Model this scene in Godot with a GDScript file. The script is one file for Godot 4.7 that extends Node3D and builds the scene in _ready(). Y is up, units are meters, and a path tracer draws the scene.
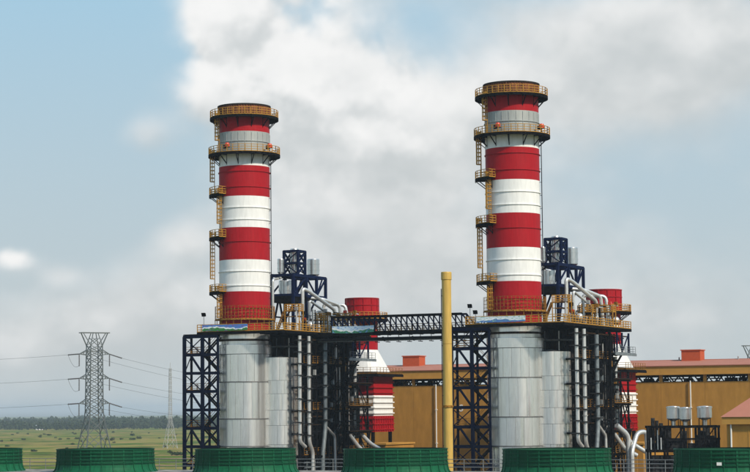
extends Node3D
# A gas-fired power station seen with a long lens over its cooling tower.
# Plant frame: x = along the row of units (towards the right and the viewer), z = -(along a unit, away from the viewer).

const TURN := -0.4363323            # the plant axes stand 25 degrees off the view
const EYE := 20.0
const PITCH := 46.1                 # metres between the two units
const UNIT := Vector3(20.857, 0.0, -300.0)   # foot of the right-hand exhaust stack

var M := {}
var taken := {}
var rng := RandomNumberGenerator.new()
var box_mesh: BoxMesh
var rod_mesh: CylinderMesh
var bolt_mesh: CylinderMesh
var U := Vector3(cos(-TURN), 0, sin(-TURN))
var V := Vector3(sin(-TURN), 0, -cos(-TURN))

# ---------------------------------------------------------------- mesh builder
class MB:
	var v := PackedVector3Array()
	var n := PackedVector3Array()
	var t := PackedVector2Array()
	func tri(a: Vector3, b: Vector3, c: Vector3, na: Vector3, nb: Vector3, nc: Vector3, ta := Vector2.ZERO, tb := Vector2.ZERO, tc := Vector2.ZERO):
		if (b - a).cross(c - a).dot(na + nb + nc) > 0.0:
			v.append_array([a, c, b]); n.append_array([na, nc, nb]); t.append_array([ta, tc, tb])
		else:
			v.append_array([a, b, c]); n.append_array([na, nb, nc]); t.append_array([ta, tb, tc])
	func quad(a: Vector3, b: Vector3, c: Vector3, d: Vector3, out: Vector3, uv := false):
		var m := (c - a).cross(d - b).normalized()
		if m.dot(out) < 0.0: m = -m
		if uv:
			tri(a, b, c, m, m, m, Vector2(0, 1), Vector2(1, 1), Vector2(1, 0)); tri(a, c, d, m, m, m, Vector2(0, 1), Vector2(1, 0), Vector2(0, 0))
		else:
			tri(a, b, c, m, m, m); tri(a, c, d, m, m, m)
	func flat_tri(a: Vector3, b: Vector3, c: Vector3, out: Vector3):
		var m := (b - a).cross(c - a).normalized()
		if m.dot(out) < 0.0: m = -m
		tri(a, b, c, m, m, m)
	func hexa(p: Array):             # eight corners: bottom ring 0..3, top ring 4..7
		var c := Vector3.ZERO
		for q in p: c += q / 8.0
		for f in [[0, 1, 2, 3], [4, 5, 6, 7], [0, 1, 5, 4], [1, 2, 6, 5], [2, 3, 7, 6], [3, 0, 4, 7]]:
			var mid: Vector3 = (p[f[0]] + p[f[1]] + p[f[2]] + p[f[3]]) / 4.0
			quad(p[f[0]], p[f[1]], p[f[2]], p[f[3]], mid - c)
	func box(lo: Vector3, hi: Vector3):
		hexa([Vector3(lo.x, lo.y, lo.z), Vector3(hi.x, lo.y, lo.z), Vector3(hi.x, lo.y, hi.z), Vector3(lo.x, lo.y, hi.z),
			Vector3(lo.x, hi.y, lo.z), Vector3(hi.x, hi.y, lo.z), Vector3(hi.x, hi.y, hi.z), Vector3(lo.x, hi.y, hi.z)])
	func bar(a: Vector3, b: Vector3, w: float, h := -1.0):
		if h < 0.0: h = w
		var d := (b - a).normalized()
		var s := d.cross(Vector3.UP)
		s = Vector3.RIGHT if s.length() < 0.01 else s.normalized()
		var q := s.cross(d).normalized() * h * 0.5
		s *= w * 0.5
		hexa([a - s - q, a + s - q, a + s + q, a - s + q, b - s - q, b + s - q, b + s + q, b - s + q])
	func tube(a: Vector3, b: Vector3, r: float, k := 8, r2 := -1.0, caps := true):
		if r2 < 0.0: r2 = r
		var d := (b - a).normalized()
		var s := d.cross(Vector3.UP)
		s = Vector3.RIGHT if s.length() < 0.01 else s.normalized()
		var q := s.cross(d).normalized()
		for i in k:
			var p := TAU * i / k
			var o := TAU * (i + 1) / k
			var m := s * cos(p) + q * sin(p)
			var w := s * cos(o) + q * sin(o)
			tri(a + m * r, a + w * r, b + w * r2, m, w, w); tri(a + m * r, b + w * r2, b + m * r2, m, w, m)
			if caps:
				tri(a, a + m * r, a + w * r, -d, -d, -d); tri(b, b + m * r2, b + w * r2, d, d, d)
	func pipe(pts: Array, r: float, k := 12, bend := -1.0):   # swept pipe with rounded elbows
		if bend < 0.0: bend = r * 2.4
		var path: Array[Vector3] = [pts[0]]
		for i in range(1, pts.size() - 1):
			var p: Vector3 = pts[i]
			var a: Vector3 = (pts[i - 1] - p)
			var b: Vector3 = (pts[i + 1] - p)
			var l: float = min(bend, a.length() * 0.48, b.length() * 0.48)
			a = p + a.normalized() * l; b = p + b.normalized() * l
			for j in 7:
				var f := j / 6.0
				path.append(a.lerp(p, f).lerp(p.lerp(b, f), f))
		path.append(pts[pts.size() - 1])
		var rings := []
		var s := Vector3.ZERO
		for i in path.size():
			var d: Vector3 = (path[min(i + 1, path.size() - 1)] - path[max(i - 1, 0)]).normalized()
			if i == 0:
				s = d.cross(Vector3.UP)
				s = Vector3.RIGHT if s.length() < 0.01 else s.normalized()
			else:
				s = (s - d * s.dot(d)).normalized()
			var q := d.cross(s)
			var ring := []
			for j in k + 1:
				var g := TAU * j / k
				ring.append(s * cos(g) + q * sin(g))
			rings.append(ring)
		for i in path.size() - 1:
			for j in k:
				var a: Vector3 = path[i] + rings[i][j] * r
				var b: Vector3 = path[i] + rings[i][j + 1] * r
				var c: Vector3 = path[i + 1] + rings[i + 1][j + 1] * r
				var d: Vector3 = path[i + 1] + rings[i + 1][j] * r
				tri(a, b, c, rings[i][j], rings[i][j + 1], rings[i + 1][j + 1]); tri(a, c, d, rings[i][j], rings[i + 1][j + 1], rings[i + 1][j])
		for e in [0, path.size() - 1]:
			var m: Vector3 = (path[0] - path[1]).normalized() if e == 0 else (path[e] - path[e - 1]).normalized()
			for j in k: tri(path[e], path[e] + rings[e][j] * r, path[e] + rings[e][j + 1] * r, m, m, m)
	func lathe(prof: Array, seg := 48, a0 := 0.0, a1 := TAU, sharp := true):   # prof: Vector2(radius, y) pairs, outward = right of travel upwards
		for i in prof.size() - 1:
			var p: Vector2 = prof[i]
			var q: Vector2 = prof[i + 1]
			var m := Vector2(q.y - p.y, p.x - q.x).normalized()
			for j in seg:
				var g := a0 + (a1 - a0) * j / seg
				var h := a0 + (a1 - a0) * (j + 1) / seg
				var e := Vector3(cos(g), 0, -sin(g))
				var f := Vector3(cos(h), 0, -sin(h))
				var ne := (e * m.x + Vector3.UP * m.y)
				var nf := (f * m.x + Vector3.UP * m.y)
				var a := e * p.x + Vector3.UP * p.y
				var b := f * p.x + Vector3.UP * p.y
				var c := f * q.x + Vector3.UP * q.y
				var d := e * q.x + Vector3.UP * q.y
				tri(a, b, c, ne, nf, nf); tri(a, c, d, ne, nf, ne)
	func mesh() -> ArrayMesh:
		var a := []
		a.resize(Mesh.ARRAY_MAX)
		a[Mesh.ARRAY_VERTEX] = v; a[Mesh.ARRAY_NORMAL] = n; a[Mesh.ARRAY_TEX_UV] = t
		var m := ArrayMesh.new()
		m.add_surface_from_arrays(Mesh.PRIMITIVE_TRIANGLES, a)
		return m

# ---------------------------------------------------------------- scene helpers
func numbered(called: String) -> String:
	if not taken.has(called):
		taken[called] = 0
		return called
	taken[called] += 1
	return "%s_%03d" % [called, taken[called]]
func tag(o, label: String, category: String, group := "", kind := ""):
	if label: o.set_meta("label", label)
	if category: o.set_meta("category", category)
	if group: o.set_meta("group", group)
	if kind: o.set_meta("kind", kind)
	return o
func thing(called: String, label: String, category: String, at := Vector3.ZERO, turn := 0.0, group := "") -> Node3D:
	var o := Node3D.new()
	o.name = numbered(called)
	add_child(o)
	o.position = at; o.rotation.y = turn
	tag(o, label, category, group)
	return o
func put(mb: MB, called: String, m: Material, parent: Node) -> MeshInstance3D:
	var o := MeshInstance3D.new()
	o.mesh = mb.mesh(); o.material_override = m
	o.name = numbered(called) if parent == self else called
	parent.add_child(o, true)
	return o
func share(mesh: Mesh, called: String, m: Material, parent: Node, at: Transform3D) -> MeshInstance3D:
	var o := MeshInstance3D.new()
	o.mesh = mesh; o.material_override = m; o.transform = at; o.name = called
	parent.add_child(o, true)
	return o
func along(a: Vector3, b: Vector3, w: float, h: float) -> Transform3D:
	var d := b - a
	var l := d.length()
	d /= l
	var s := d.cross(Vector3.UP)
	s = Vector3.RIGHT if s.length() < 0.01 else s.normalized()
	var q := s.cross(d)
	return Transform3D(Basis(s * w, d * l, -q * h), (a + b) * 0.5)
func beam(parent: Node, called: String, a: Vector3, b: Vector3, w: float, m: Material, h := -1.0) -> MeshInstance3D:
	return share(box_mesh, called, m, parent, along(a, b, w, w if h < 0.0 else h))
func rod(parent: Node, called: String, a: Vector3, b: Vector3, r: float, m: Material) -> MeshInstance3D:
	return share(rod_mesh, called, m, parent, along(a, b, r * 2.0, r * 2.0))
func block(parent: Node, called: String, lo: Vector3, hi: Vector3, m: Material) -> MeshInstance3D:
	return share(box_mesh, called, m, parent, Transform3D(Basis.from_scale(hi - lo), (lo + hi) * 0.5))
func P(u: float, y: float, v: float) -> Vector3: return Vector3(u, y, -v)   # plant frame
func W(u: float, y: float, v: float) -> Vector3: return UNIT + U * u + V * v + Vector3.UP * y
func twin(o: Node3D, label: String) -> Node3D:                              # the same thing at the left-hand unit
	var c: Node3D = o.duplicate()
	c.name = numbered(String(o.name).rstrip("0123456789").rstrip("_"))
	add_child(c)
	c.position = o.position - U * PITCH
	if label: c.set_meta("label", label)
	return c
func railing(mb: MB, pts: Array, closed := false, h := 1.1, step := 1.5, r := 0.045, rails := 3):
	var k := pts.size() if closed else pts.size() - 1
	for i in k:
		var a: Vector3 = pts[i]
		var b: Vector3 = pts[(i + 1) % pts.size()]
		var c: int = max(1, roundi(a.distance_to(b) / step))
		for j in c + (0 if closed or i < k - 1 else 1):
			var p := a.lerp(b, float(j) / c)
			mb.bar(p, p + Vector3.UP * h, r * 1.7)
		for j in rails:
			var y := Vector3.UP * (h * (j + 1) / rails)
			mb.bar(a + y, b + y, r * 1.5)
		mb.bar(a + Vector3.UP * 0.06, b + Vector3.UP * 0.06, 0.03, 0.14)
func arc(r: float, y: float, a0: float, a1: float, k: int) -> Array:         # degrees in the plant frame, 205 = left in the photo, 295 = towards the viewer
	var out := []
	for i in k + 1:
		var g := deg_to_rad(a0 + (a1 - a0) * i / k)
		out.append(P(cos(g) * r, y, sin(g) * r))
	return out

# ---------------------------------------------------------------- materials
func noise_tex(seed_: int, freq: float, lo: float, hi: float, size := 256, oct := 4, gain := 0.5, power := 1.0) -> ImageTexture:
	var nz := FastNoiseLite.new()
	nz.seed = seed_; nz.frequency = freq; nz.fractal_octaves = oct; nz.fractal_gain = gain; nz.noise_type = FastNoiseLite.TYPE_SIMPLEX_SMOOTH
	var im := nz.get_seamless_image(size, size)
	im.convert(Image.FORMAT_RGB8)
	for y in size:
		for x in size:
			var g: float = lo + (hi - lo) * pow(im.get_pixel(x, y).r, power)
			im.set_pixel(x, y, Color(g, g, g))
	return ImageTexture.create_from_image(im)
func mat(r: float, g: float, b: float, rough := 0.6, metal := 0.0, tex: Texture2D = null, scale := Vector3(0.3, 0.3, 0.3)) -> StandardMaterial3D:
	var m := StandardMaterial3D.new()
	m.albedo_color = Color(r, g, b).linear_to_srgb()
	m.roughness = rough; m.metallic = metal
	if tex:
		m.albedo_texture = tex; m.uv1_triplanar = true; m.uv1_world_triplanar = true; m.uv1_scale = scale
	return m
func make_materials():
	var mottle := noise_tex(3, 0.02, 0.72, 1.08)
	var streak := noise_tex(7, 0.03, 0.86, 1.02, 256, 5, 0.6)
	var faint := noise_tex(19, 0.02, 0.93, 1.02, 256, 4, 0.55)
	var grime := noise_tex(11, 0.015, 0.35, 1.25, 256, 5, 0.6)
	var grime_soft := noise_tex(23, 0.02, 0.75, 1.1, 256, 5, 0.6)
	var long_streak := Vector3(0.42, 0.035, 0.42)
	M.red = mat(0.42, 0.009, 0.016, 0.5, 0.0, streak, long_streak)
	M.white = mat(0.86, 0.86, 0.84, 0.5, 0.0, faint, Vector3(0.3, 0.05, 0.3))
	M.grey_band = mat(0.42, 0.44, 0.43, 0.55, 0.2, streak, Vector3(0.8, 0.05, 0.8))
	M.rust = mat(0.34, 0.125, 0.06, 0.85, 0.0, grime, Vector3(0.5, 0.12, 0.5))
	M.soot = mat(0.03, 0.026, 0.024, 0.95)
	M.yellow = mat(0.57, 0.29, 0.045, 0.6, 0.0, mottle, Vector3(0.8, 0.5, 0.8))
	M.yellow_dull = mat(0.40, 0.19, 0.03, 0.7, 0.0, grime, Vector3(0.6, 0.6, 0.6))
	M.pole = mat(0.66, 0.42, 0.09, 0.5, 0.0, streak, Vector3(0.5, 0.05, 0.5))
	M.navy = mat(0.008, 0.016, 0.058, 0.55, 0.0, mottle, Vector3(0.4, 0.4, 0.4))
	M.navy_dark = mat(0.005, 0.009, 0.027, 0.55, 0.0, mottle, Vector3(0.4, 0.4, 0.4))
	M.equip = mat(0.05, 0.052, 0.055, 0.6, 0.0, grime, Vector3(0.5, 0.5, 0.5))
	M.dark = mat(0.011, 0.011, 0.013, 0.7, 0.0, grime, Vector3(0.4, 0.4, 0.4))
	M.grating = mat(0.011, 0.010, 0.010, 0.85)
	M.brown_deck = mat(0.055, 0.032, 0.018, 0.85, 0.0, grime, Vector3(0.5, 0.5, 0.5))
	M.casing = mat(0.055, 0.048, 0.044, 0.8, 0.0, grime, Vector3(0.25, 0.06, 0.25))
	M.galv = mat(0.52, 0.53, 0.52, 0.5, 0.4, mottle, Vector3(0.6, 0.6, 0.6))
	M.pipe = mat(0.82, 0.82, 0.80, 0.36, 0.6, streak, Vector3(0.5, 0.3, 0.5))
	M.tank = mat(0.80, 0.80, 0.79, 0.30, 0.92, streak, Vector3(0.6, 0.1, 0.6))
	M.rail = mat(0.26, 0.27, 0.27, 0.6, 0.3, mottle, Vector3(0.6, 0.6, 0.6))
	M.pipe_grey = mat(0.24, 0.28, 0.30, 0.5, 0.3, mottle, Vector3(0.5, 0.2, 0.5))
	M.pipe_dark = mat(0.02, 0.02, 0.024, 0.6, 0.0, mottle, Vector3(0.5, 0.2, 0.5))
	M.joint = mat(0.10, 0.10, 0.10, 0.6, 0.4)
	M.plates = []
	for i in 5:
		var g: float = [0.92, 0.88, 0.95, 0.90, 0.84][i]
		M.plates.append(mat(g, g * 0.985, g * 0.945, [0.26, 0.35, 0.21, 0.30, 0.39][i], 0.84, faint, Vector3(0.5, 0.06, 0.5)))
	M.ochre = mat(0.51, 0.262, 0.055, 0.75, 0.0, streak, Vector3(0.12, 0.03, 0.12))
	M.ochre_trim = mat(0.53, 0.285, 0.065, 0.75, 0.0, faint, Vector3(0.1, 0.1, 0.1))
	M.roof = mat(0.47, 0.195, 0.135, 0.8, 0.0, faint, Vector3(0.06, 0.06, 0.06))
	M.roof_vent = mat(0.50, 0.10, 0.04, 0.75, 0.0, faint, Vector3(0.3, 0.3, 0.3))
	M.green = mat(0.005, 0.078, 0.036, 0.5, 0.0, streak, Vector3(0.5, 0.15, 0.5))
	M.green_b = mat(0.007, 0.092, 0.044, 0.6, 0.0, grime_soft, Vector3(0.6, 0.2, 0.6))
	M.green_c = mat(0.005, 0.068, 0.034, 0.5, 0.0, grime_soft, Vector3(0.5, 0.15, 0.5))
	M.green_skylit = mat(0.008, 0.125, 0.054, 0.55, 0.0, grime_soft, Vector3(0.5, 0.15, 0.5))  # brighter flare green: sky light on its upward slope is painted in
	M.green_rib = mat(0.010, 0.125, 0.058, 0.55, 0.0, mottle, Vector3(0.5, 0.5, 0.5))
	M.green_in = mat(0.008, 0.10, 0.05, 0.7)
	M.concrete = mat(0.36, 0.34, 0.30, 0.9, 0.0, grime, Vector3(0.12, 0.12, 0.12))
	M.yard = mat(0.17, 0.16, 0.145, 0.95, 0.0, grime, Vector3(0.05, 0.05, 0.05))
	M.lattice = mat(0.13, 0.14, 0.14, 0.6, 0.35)
	M.mast = mat(0.42, 0.42, 0.42, 0.7)
	M.wire = mat(0.09, 0.095, 0.10, 0.6, 0.3)
	M.insulator = mat(0.07, 0.055, 0.05, 0.3)
	M.beacon = mat(0.62, 0.05, 0.02, 0.35)
	M.black = mat(0.01, 0.01, 0.011, 0.6)
	M.leaf_far = mat(0.052, 0.072, 0.034, 0.9)
	M.leaf = mat(0.045, 0.07, 0.02, 0.8)
	for q in ["navy", "navy_dark", "equip", "dark", "grating", "casing", "brown_deck", "pipe_dark", "black", "soot", "leaf_far", "leaf", "yard"]: M[q].metallic_specular = 0.08
	for q in ["red", "ochre", "ochre_trim", "roof", "roof_vent", "green", "green_b", "green_c", "green_skylit", "green_rib", "yellow", "yellow_dull", "rust", "white"]: M[q].metallic_specular = 0.25
	M.leaf.backlight_enabled = true; M.leaf.backlight = Color(0.08, 0.12, 0.04)
	M.leaf.cull_mode = BaseMaterial3D.CULL_DISABLED
	M.leaf_far.cull_mode = BaseMaterial3D.CULL_DISABLED
	M.bark = mat(0.09, 0.065, 0.045, 0.9)
	M.hut = mat(0.75, 0.75, 0.72, 0.7)
	M.letter = mat(0.75, 0.75, 0.70, 0.6)

# ---------------------------------------------------------------- sky
func sky_image() -> Image:
	var w := 4096
	var h := 2048
	var nz := FastNoiseLite.new()
	nz.seed = 21; nz.frequency = 9.0; nz.fractal_octaves = 6; nz.fractal_gain = 0.52; nz.noise_type = FastNoiseLite.TYPE_SIMPLEX_SMOOTH
	var big := FastNoiseLite.new()
	big.seed = 5; big.frequency = 2.2; big.fractal_octaves = 3
	# cloud banks: bearing and elevation in degrees, half sizes, amount, whiteness
	var banks := [
		[-3.6, 9.9, 1.9, 1.6, 1.0, 1.0], [-1.6, 9.1, 2.6, 1.9, 1.0, 0.95], [0.6, 8.0, 3.2, 2.1, 0.9, 0.90], [2.6, 12.2, 2.0, 0.9, 0.45, 0.45], [-4.4, 11.2, 1.2, 1.0, 0.85, 0.95],
		[-2.6, 12.6, 3.0, 1.4, 0.9, 0.95], [-0.6, 5.6, 3.6, 1.9, 0.75, 0.66], [3.2, 8.8, 2.2, 1.8, 0.6, 0.66], [7.0, 9.4, 3.4, 1.7, 0.8, 0.72], [10.2, 10.0, 2.4, 1.7, 0.75, 0.60],
		[5.2, 11.0, 2.6, 1.0, 0.6, 0.5], [9.0, 12.6, 3.0, 0.8, 0.55, 0.48], [-10.3, 4.42, 0.72, 0.36, 1.15, 1.0], [-8.9, 3.9, 0.8, 0.3, 0.4, 0.7], [-7.6, 2.6, 3.4, 1.2, 0.45, 0.42],
		[-5.6, 4.95, 1.0, 0.65, 0.75, 0.72], [-5.2, 2.6, 2.2, 1.0, 0.4, 0.48], [-6.6, 7.9, 0.8, 0.6, 0.72, 0.6], [2.0, 3.6, 3.2, 1.8, 0.55, 0.50], [7.0, 2.6, 4.5, 1.0, 0.45, 0.45], [-11.0, 1.8, 3.0, 0.8, 0.5, 0.45]]
	var clear := [[-10.0, 10.2, 4.2, 3.6, 1.0], [-9.0, 6.2, 3.4, 1.7, 1.0], [8.0, 5.6, 3.6, 1.7, 0.3]]
	var puff := FastNoiseLite.new()
	puff.seed = 33; puff.frequency = 15.0; puff.fractal_type = FastNoiseLite.FRACTAL_RIDGED; puff.fractal_octaves = 4; puff.fractal_gain = 0.5; puff.noise_type = FastNoiseLite.TYPE_SIMPLEX_SMOOTH
	puff.domain_warp_enabled = true; puff.domain_warp_amplitude = 0.03; puff.domain_warp_frequency = 12.0
	var thick := func(az: float, el: float) -> Vector3:     # cloud thickness, whiteness, crispness
		var d := Vector3(sin(az) * cos(el), sin(el) * 1.35, -cos(az) * cos(el))
		var a := rad_to_deg(az)
		var e := rad_to_deg(el)
		var f := nz.get_noise_3dv(d) * 0.5
		var p := -puff.get_noise_3dv(d) * 0.5
		var sum := (big.get_noise_3dv(d) * 0.5 + 0.05) * 1.6
		var wsum := 0.35
		var white := 0.55 * 0.35
		for b in banks:
			var x: float = (a - b[0]) / b[2]
			var y: float = (e - b[1]) / b[3]
			var k: float = exp(-(x * x + y * y)) * b[4]
			sum += k * 1.25; wsum += k; white += k * b[5]
		for b in clear:
			var x: float = (a - b[0]) / b[2]
			var y: float = (e - b[1]) / b[3]
			sum -= exp(-(x * x + y * y) * 0.8) * b[4] * 0.8
		white /= wsum
		var crisp: float = smoothstep(0.62, 0.95, white)
		return Vector3(sum + f * lerp(1.0, 1.5, crisp) + p * lerp(0.25, 0.95, crisp), white, crisp)
	var paint := func(az: float, el: float) -> Color:
		var e := rad_to_deg(el)
		if e < 0.0:
			return Color(0.30, 0.31, 0.28)
		var d := Vector3(sin(az) * cos(el), sin(el) * 1.35, -cos(az) * cos(el))
		var up: float = clamp(e / 13.0, 0.0, 1.0)
		var blue := Color(0.530, 0.580, 0.585).lerp(Color(0.345, 0.570, 0.735), pow(up, 1.3))
		blue = blue.lerp(Color(0.15, 0.31, 0.58), clamp((e - 13.0) / 60.0, 0.0, 1.0))
		var t: Vector3 = thick.call(az, el)
		var m := smoothstep(lerp(-0.25, 0.10, t.z), lerp(1.2, 0.62, t.z), t.x)
		var side: Vector3 = thick.call(az - 0.003, el + 0.009)
		var lit: float = clamp((t.x - side.x) * 1.0, -0.30, 0.30)
		var grain: float = -puff.get_noise_3dv(d * 1.9 + Vector3(4, 1, 9)) * 0.10 + nz.get_noise_3dv(d * 2.3) * 0.22
		var tone: float = clamp(t.y * 0.86 + lit * lerp(0.45, 0.85, t.z) + grain - 0.10 * smoothstep(0.9, 1.9, t.x), 0.0, 1.0)
		var cloud := Color(0.54, 0.572, 0.578).lerp(Color(0.93, 0.92, 0.905), smoothstep(0.15, 1.05, tone))
		return blue.lerp(cloud, m * 0.95)
	var small := Image.create(512, 256, false, Image.FORMAT_RGBF)
	for y in 256:
		for x in 512:
			small.set_pixel(x, y, paint.call(TAU * (x + 0.5) / 512.0, PI * 0.5 - PI * (y + 0.5) / 256.0))
	small.resize(w, h, Image.INTERPOLATE_CUBIC)
	var half := 180
	for y in range(h / 2 - 190, h / 2 + 2):
		for i in range(-half, half):
			var c: Color = paint.call(TAU * (i + 0.5) / w, PI * 0.5 - PI * (y + 0.5) / h)
			small.set_pixel(posmod(i, w), y, c)
	return small

func make_view():
	var cam := Camera3D.new()
	cam.name = "camera"
	cam.fov = rad_to_deg(2.0 * atan(236.0 / 2000.0))
	cam.near = 1.0; cam.far = 20000.0
	add_child(cam)
	cam.transform = Transform3D(Basis(Vector3.RIGHT, atan(174.6 / 2000.0)) * Basis(Vector3.BACK, deg_to_rad(-0.52)), Vector3(0, EYE, 0))
	cam.current = true
	var e := Environment.new()
	var sky := Sky.new()
	var pm := PanoramaSkyMaterial.new()
	pm.panorama = ImageTexture.create_from_image(sky_image())
	sky.sky_material = pm
	e.background_mode = Environment.BG_SKY
	e.sky = sky
	e.background_energy_multiplier = 1.0
	e.tonemap_mode = Environment.TONE_MAPPER_LINEAR
	e.tonemap_exposure = 1.05
	e.fog_enabled = true
	e.fog_density = 0.0001
	e.fog_light_color = Color(0.80, 0.86, 0.90)
	e.sdfgi_enabled = true; e.ssao_enabled = true; e.ssil_enabled = true
	var we := WorldEnvironment.new()
	we.environment = e
	we.name = "world_environment"
	add_child(we)
	var sun := DirectionalLight3D.new()
	sun.name = "sun"
	sun.light_energy = 1.2
	sun.light_color = Color(1.0, 0.955, 0.88)
	sun.light_angular_distance = 4.0
	sun.shadow_enabled = true
	add_child(sun)
	sun.look_at_from_position(Vector3.ZERO, -Vector3(sin(0.74) * cos(0.66), sin(0.66), cos(0.74) * cos(0.66)), Vector3.UP)

# ---------------------------------------------------------------- setting
func make_ground():
	var nz := FastNoiseLite.new()
	nz.seed = 42; nz.frequency = 0.008; nz.fractal_octaves = 6; nz.fractal_gain = 0.6
	var n2 := FastNoiseLite.new()
	n2.seed = 9; n2.frequency = 0.03; n2.fractal_octaves = 5; n2.fractal_gain = 0.65
	var a := nz.get_seamless_image(512, 512)
	var b := n2.get_seamless_image(512, 512)
	var im := Image.create(512, 512, false, Image.FORMAT_RGB8)
	for y in 512:
		for x in 512:
			var p := a.get_pixel(x, y).r
			var q := b.get_pixel(x, y).r
			var c := Color(0.100, 0.150, 0.028).lerp(Color(0.25, 0.23, 0.06), smoothstep(0.42, 0.68, p))
			c = c.lerp(Color(0.40, 0.235, 0.11), smoothstep(0.58, 0.70, q) * 0.85)
			c = c.lerp(Color(0.04, 0.06, 0.018), smoothstep(0.60, 0.76, 1.0 - q) * 0.6)
			im.set_pixel(x, y, c.linear_to_srgb())
	var m := StandardMaterial3D.new()
	m.albedo_texture = ImageTexture.create_from_image(im)
	m.uv1_triplanar = true; m.uv1_world_triplanar = true; m.uv1_scale = Vector3(1.0 / 620.0, 1.0 / 620.0, 1.0 / 620.0)
	m.roughness = 1.0; m.metallic_specular = 0.0
	var mb := MB.new()
	mb.quad(Vector3(-7000, 0, 600), Vector3(7000, 0, 600), Vector3(7000, 0, -14000), Vector3(-7000, 0, -14000), Vector3.UP)
	tag(put(mb, "ground", m, self), "flat grassland of green and straw yellow with bare soil", "", "", "structure")
	var yd := MB.new()
	var c := [W(-110, 0.02, -160), W(80, 0.02, -160), W(80, 0.02, 110), W(-110, 0.02, 110)]
	yd.quad(c[0], c[1], c[2], c[3], Vector3.UP)
	tag(put(yd, "plant_yard", M.yard, self), "paved yard under the power station", "", "", "structure")

func leaf_cluster(count: int, r: float, squash: float, leaf: float, seed_: int, base_y := 0.0) -> MB:
	var g := RandomNumberGenerator.new()
	g.seed = seed_
	var mb := MB.new()
	var lobes := []
	for i in 5: lobes.append([Vector3(g.randf_range(-0.5, 0.5), g.randf_range(0.25, 0.9), g.randf_range(-0.5, 0.5)), g.randf_range(0.35, 0.6)])
	for i in count:
		var l: Array = lobes[i % 5]
		var d := Vector3(g.randfn(), g.randfn(), g.randfn()).normalized() * pow(g.randf(), 0.4)
		var p: Vector3 = (l[0] + d * l[1]) * r
		p.y = max(p.y * squash, leaf * 0.4) + base_y
		var s := Vector3(g.randfn(), g.randfn(), g.randfn()).normalized() * leaf * g.randf_range(0.6, 1.2)
		var q := s.cross(Vector3(g.randfn(), g.randfn(), g.randfn())).normalized() * s.length() * 0.7
		mb.quad(p - s - q * 0.3, p + q, p + s + q * 0.2, p - q, Vector3.UP)
	return mb

func make_landscape():
	# the far wood: one mass on the horizon
	var tree := leaf_cluster(150, 6.0, 1.15, 1.45, 77, 0.5)
	tree.tube(Vector3.ZERO, Vector3(0.3, 9, 0), 0.4, 5, 0.15, false)
	var mm := MultiMesh.new()
	mm.transform_format = MultiMesh.TRANSFORM_3D
	mm.mesh = tree.mesh()
	var g := RandomNumberGenerator.new()
	g.seed = 12
	var count := 5200
	mm.instance_count = count
	for i in count:
		var z := 2550.0 + 1500.0 * pow(g.randf(), 1.3)
		var x: float = g.randf_range(-0.26, 0.26) * z
		z += sin(x * 0.006) * 130.0 + sin(x * 0.021) * 40.0
		var s := g.randf_range(0.65, 1.15) * (1.0 + 0.16 * sin(x * 0.013 + z * 0.004))
		mm.set_instance_transform(i, Transform3D(Basis(Vector3.UP, g.randf() * TAU).scaled(Vector3(s, s * g.randf_range(0.85, 1.3), s)), Vector3(x, 0, -z)))
	var o := MultiMeshInstance3D.new()
	o.multimesh = mm; o.material_override = M.leaf_far; o.name = "far_wood"
	add_child(o)
	tag(o, "long dark wood along the horizon", "wood", "", "stuff")
	# shrubs in the fields
	var kinds := []
	for i in 4: kinds.append(leaf_cluster(150, 3.0, 0.75, 0.55, 200 + i).mesh())
	for i in 44:
		var z := g.randf_range(900.0, 2100.0)
		var px := g.randf_range(-10.0, 215.0)
		if i % 6 == 0: z = g.randf_range(1500.0, 1560.0)
		var s := thing("shrub", "low dark green shrub standing in the open grassland", "shrub", Vector3((px - 375.0) / 2000.0 * z, 0, -z), g.randf() * TAU, "shrubs scattered over the grassland")
		var k := g.randf_range(0.35, 0.8)
		share(kinds[i % 4], "foliage", M.leaf, s, Transform3D(Basis.from_scale(Vector3(k * g.randf_range(1.0, 1.8), k, k)), Vector3.ZERO))
	var hut := thing("farm_hut", "tiny white hut in front of the far wood", "hut", Vector3(-416, 0, -2480), 0.3)
	var hb := MB.new()
	hb.box(Vector3(-5, 0, -3), Vector3(5, 4.2, 3))
	put(hb, "wall", M.hut, hut)
	var hr := MB.new()
	for s in [-1.0, 1.0]: hr.hexa([Vector3(-5.4, 4.0, s * 3.5), Vector3(5.4, 4.0, s * 3.5), Vector3(5.4, 4.0, 0), Vector3(-5.4, 4.0, 0), Vector3(-5.4, 4.3, s * 3.5), Vector3(5.4, 4.3, s * 3.5), Vector3(5.4, 6.2, 0), Vector3(-5.4, 6.2, 0)])
	put(hr, "roof", M.galv, hut)

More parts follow.
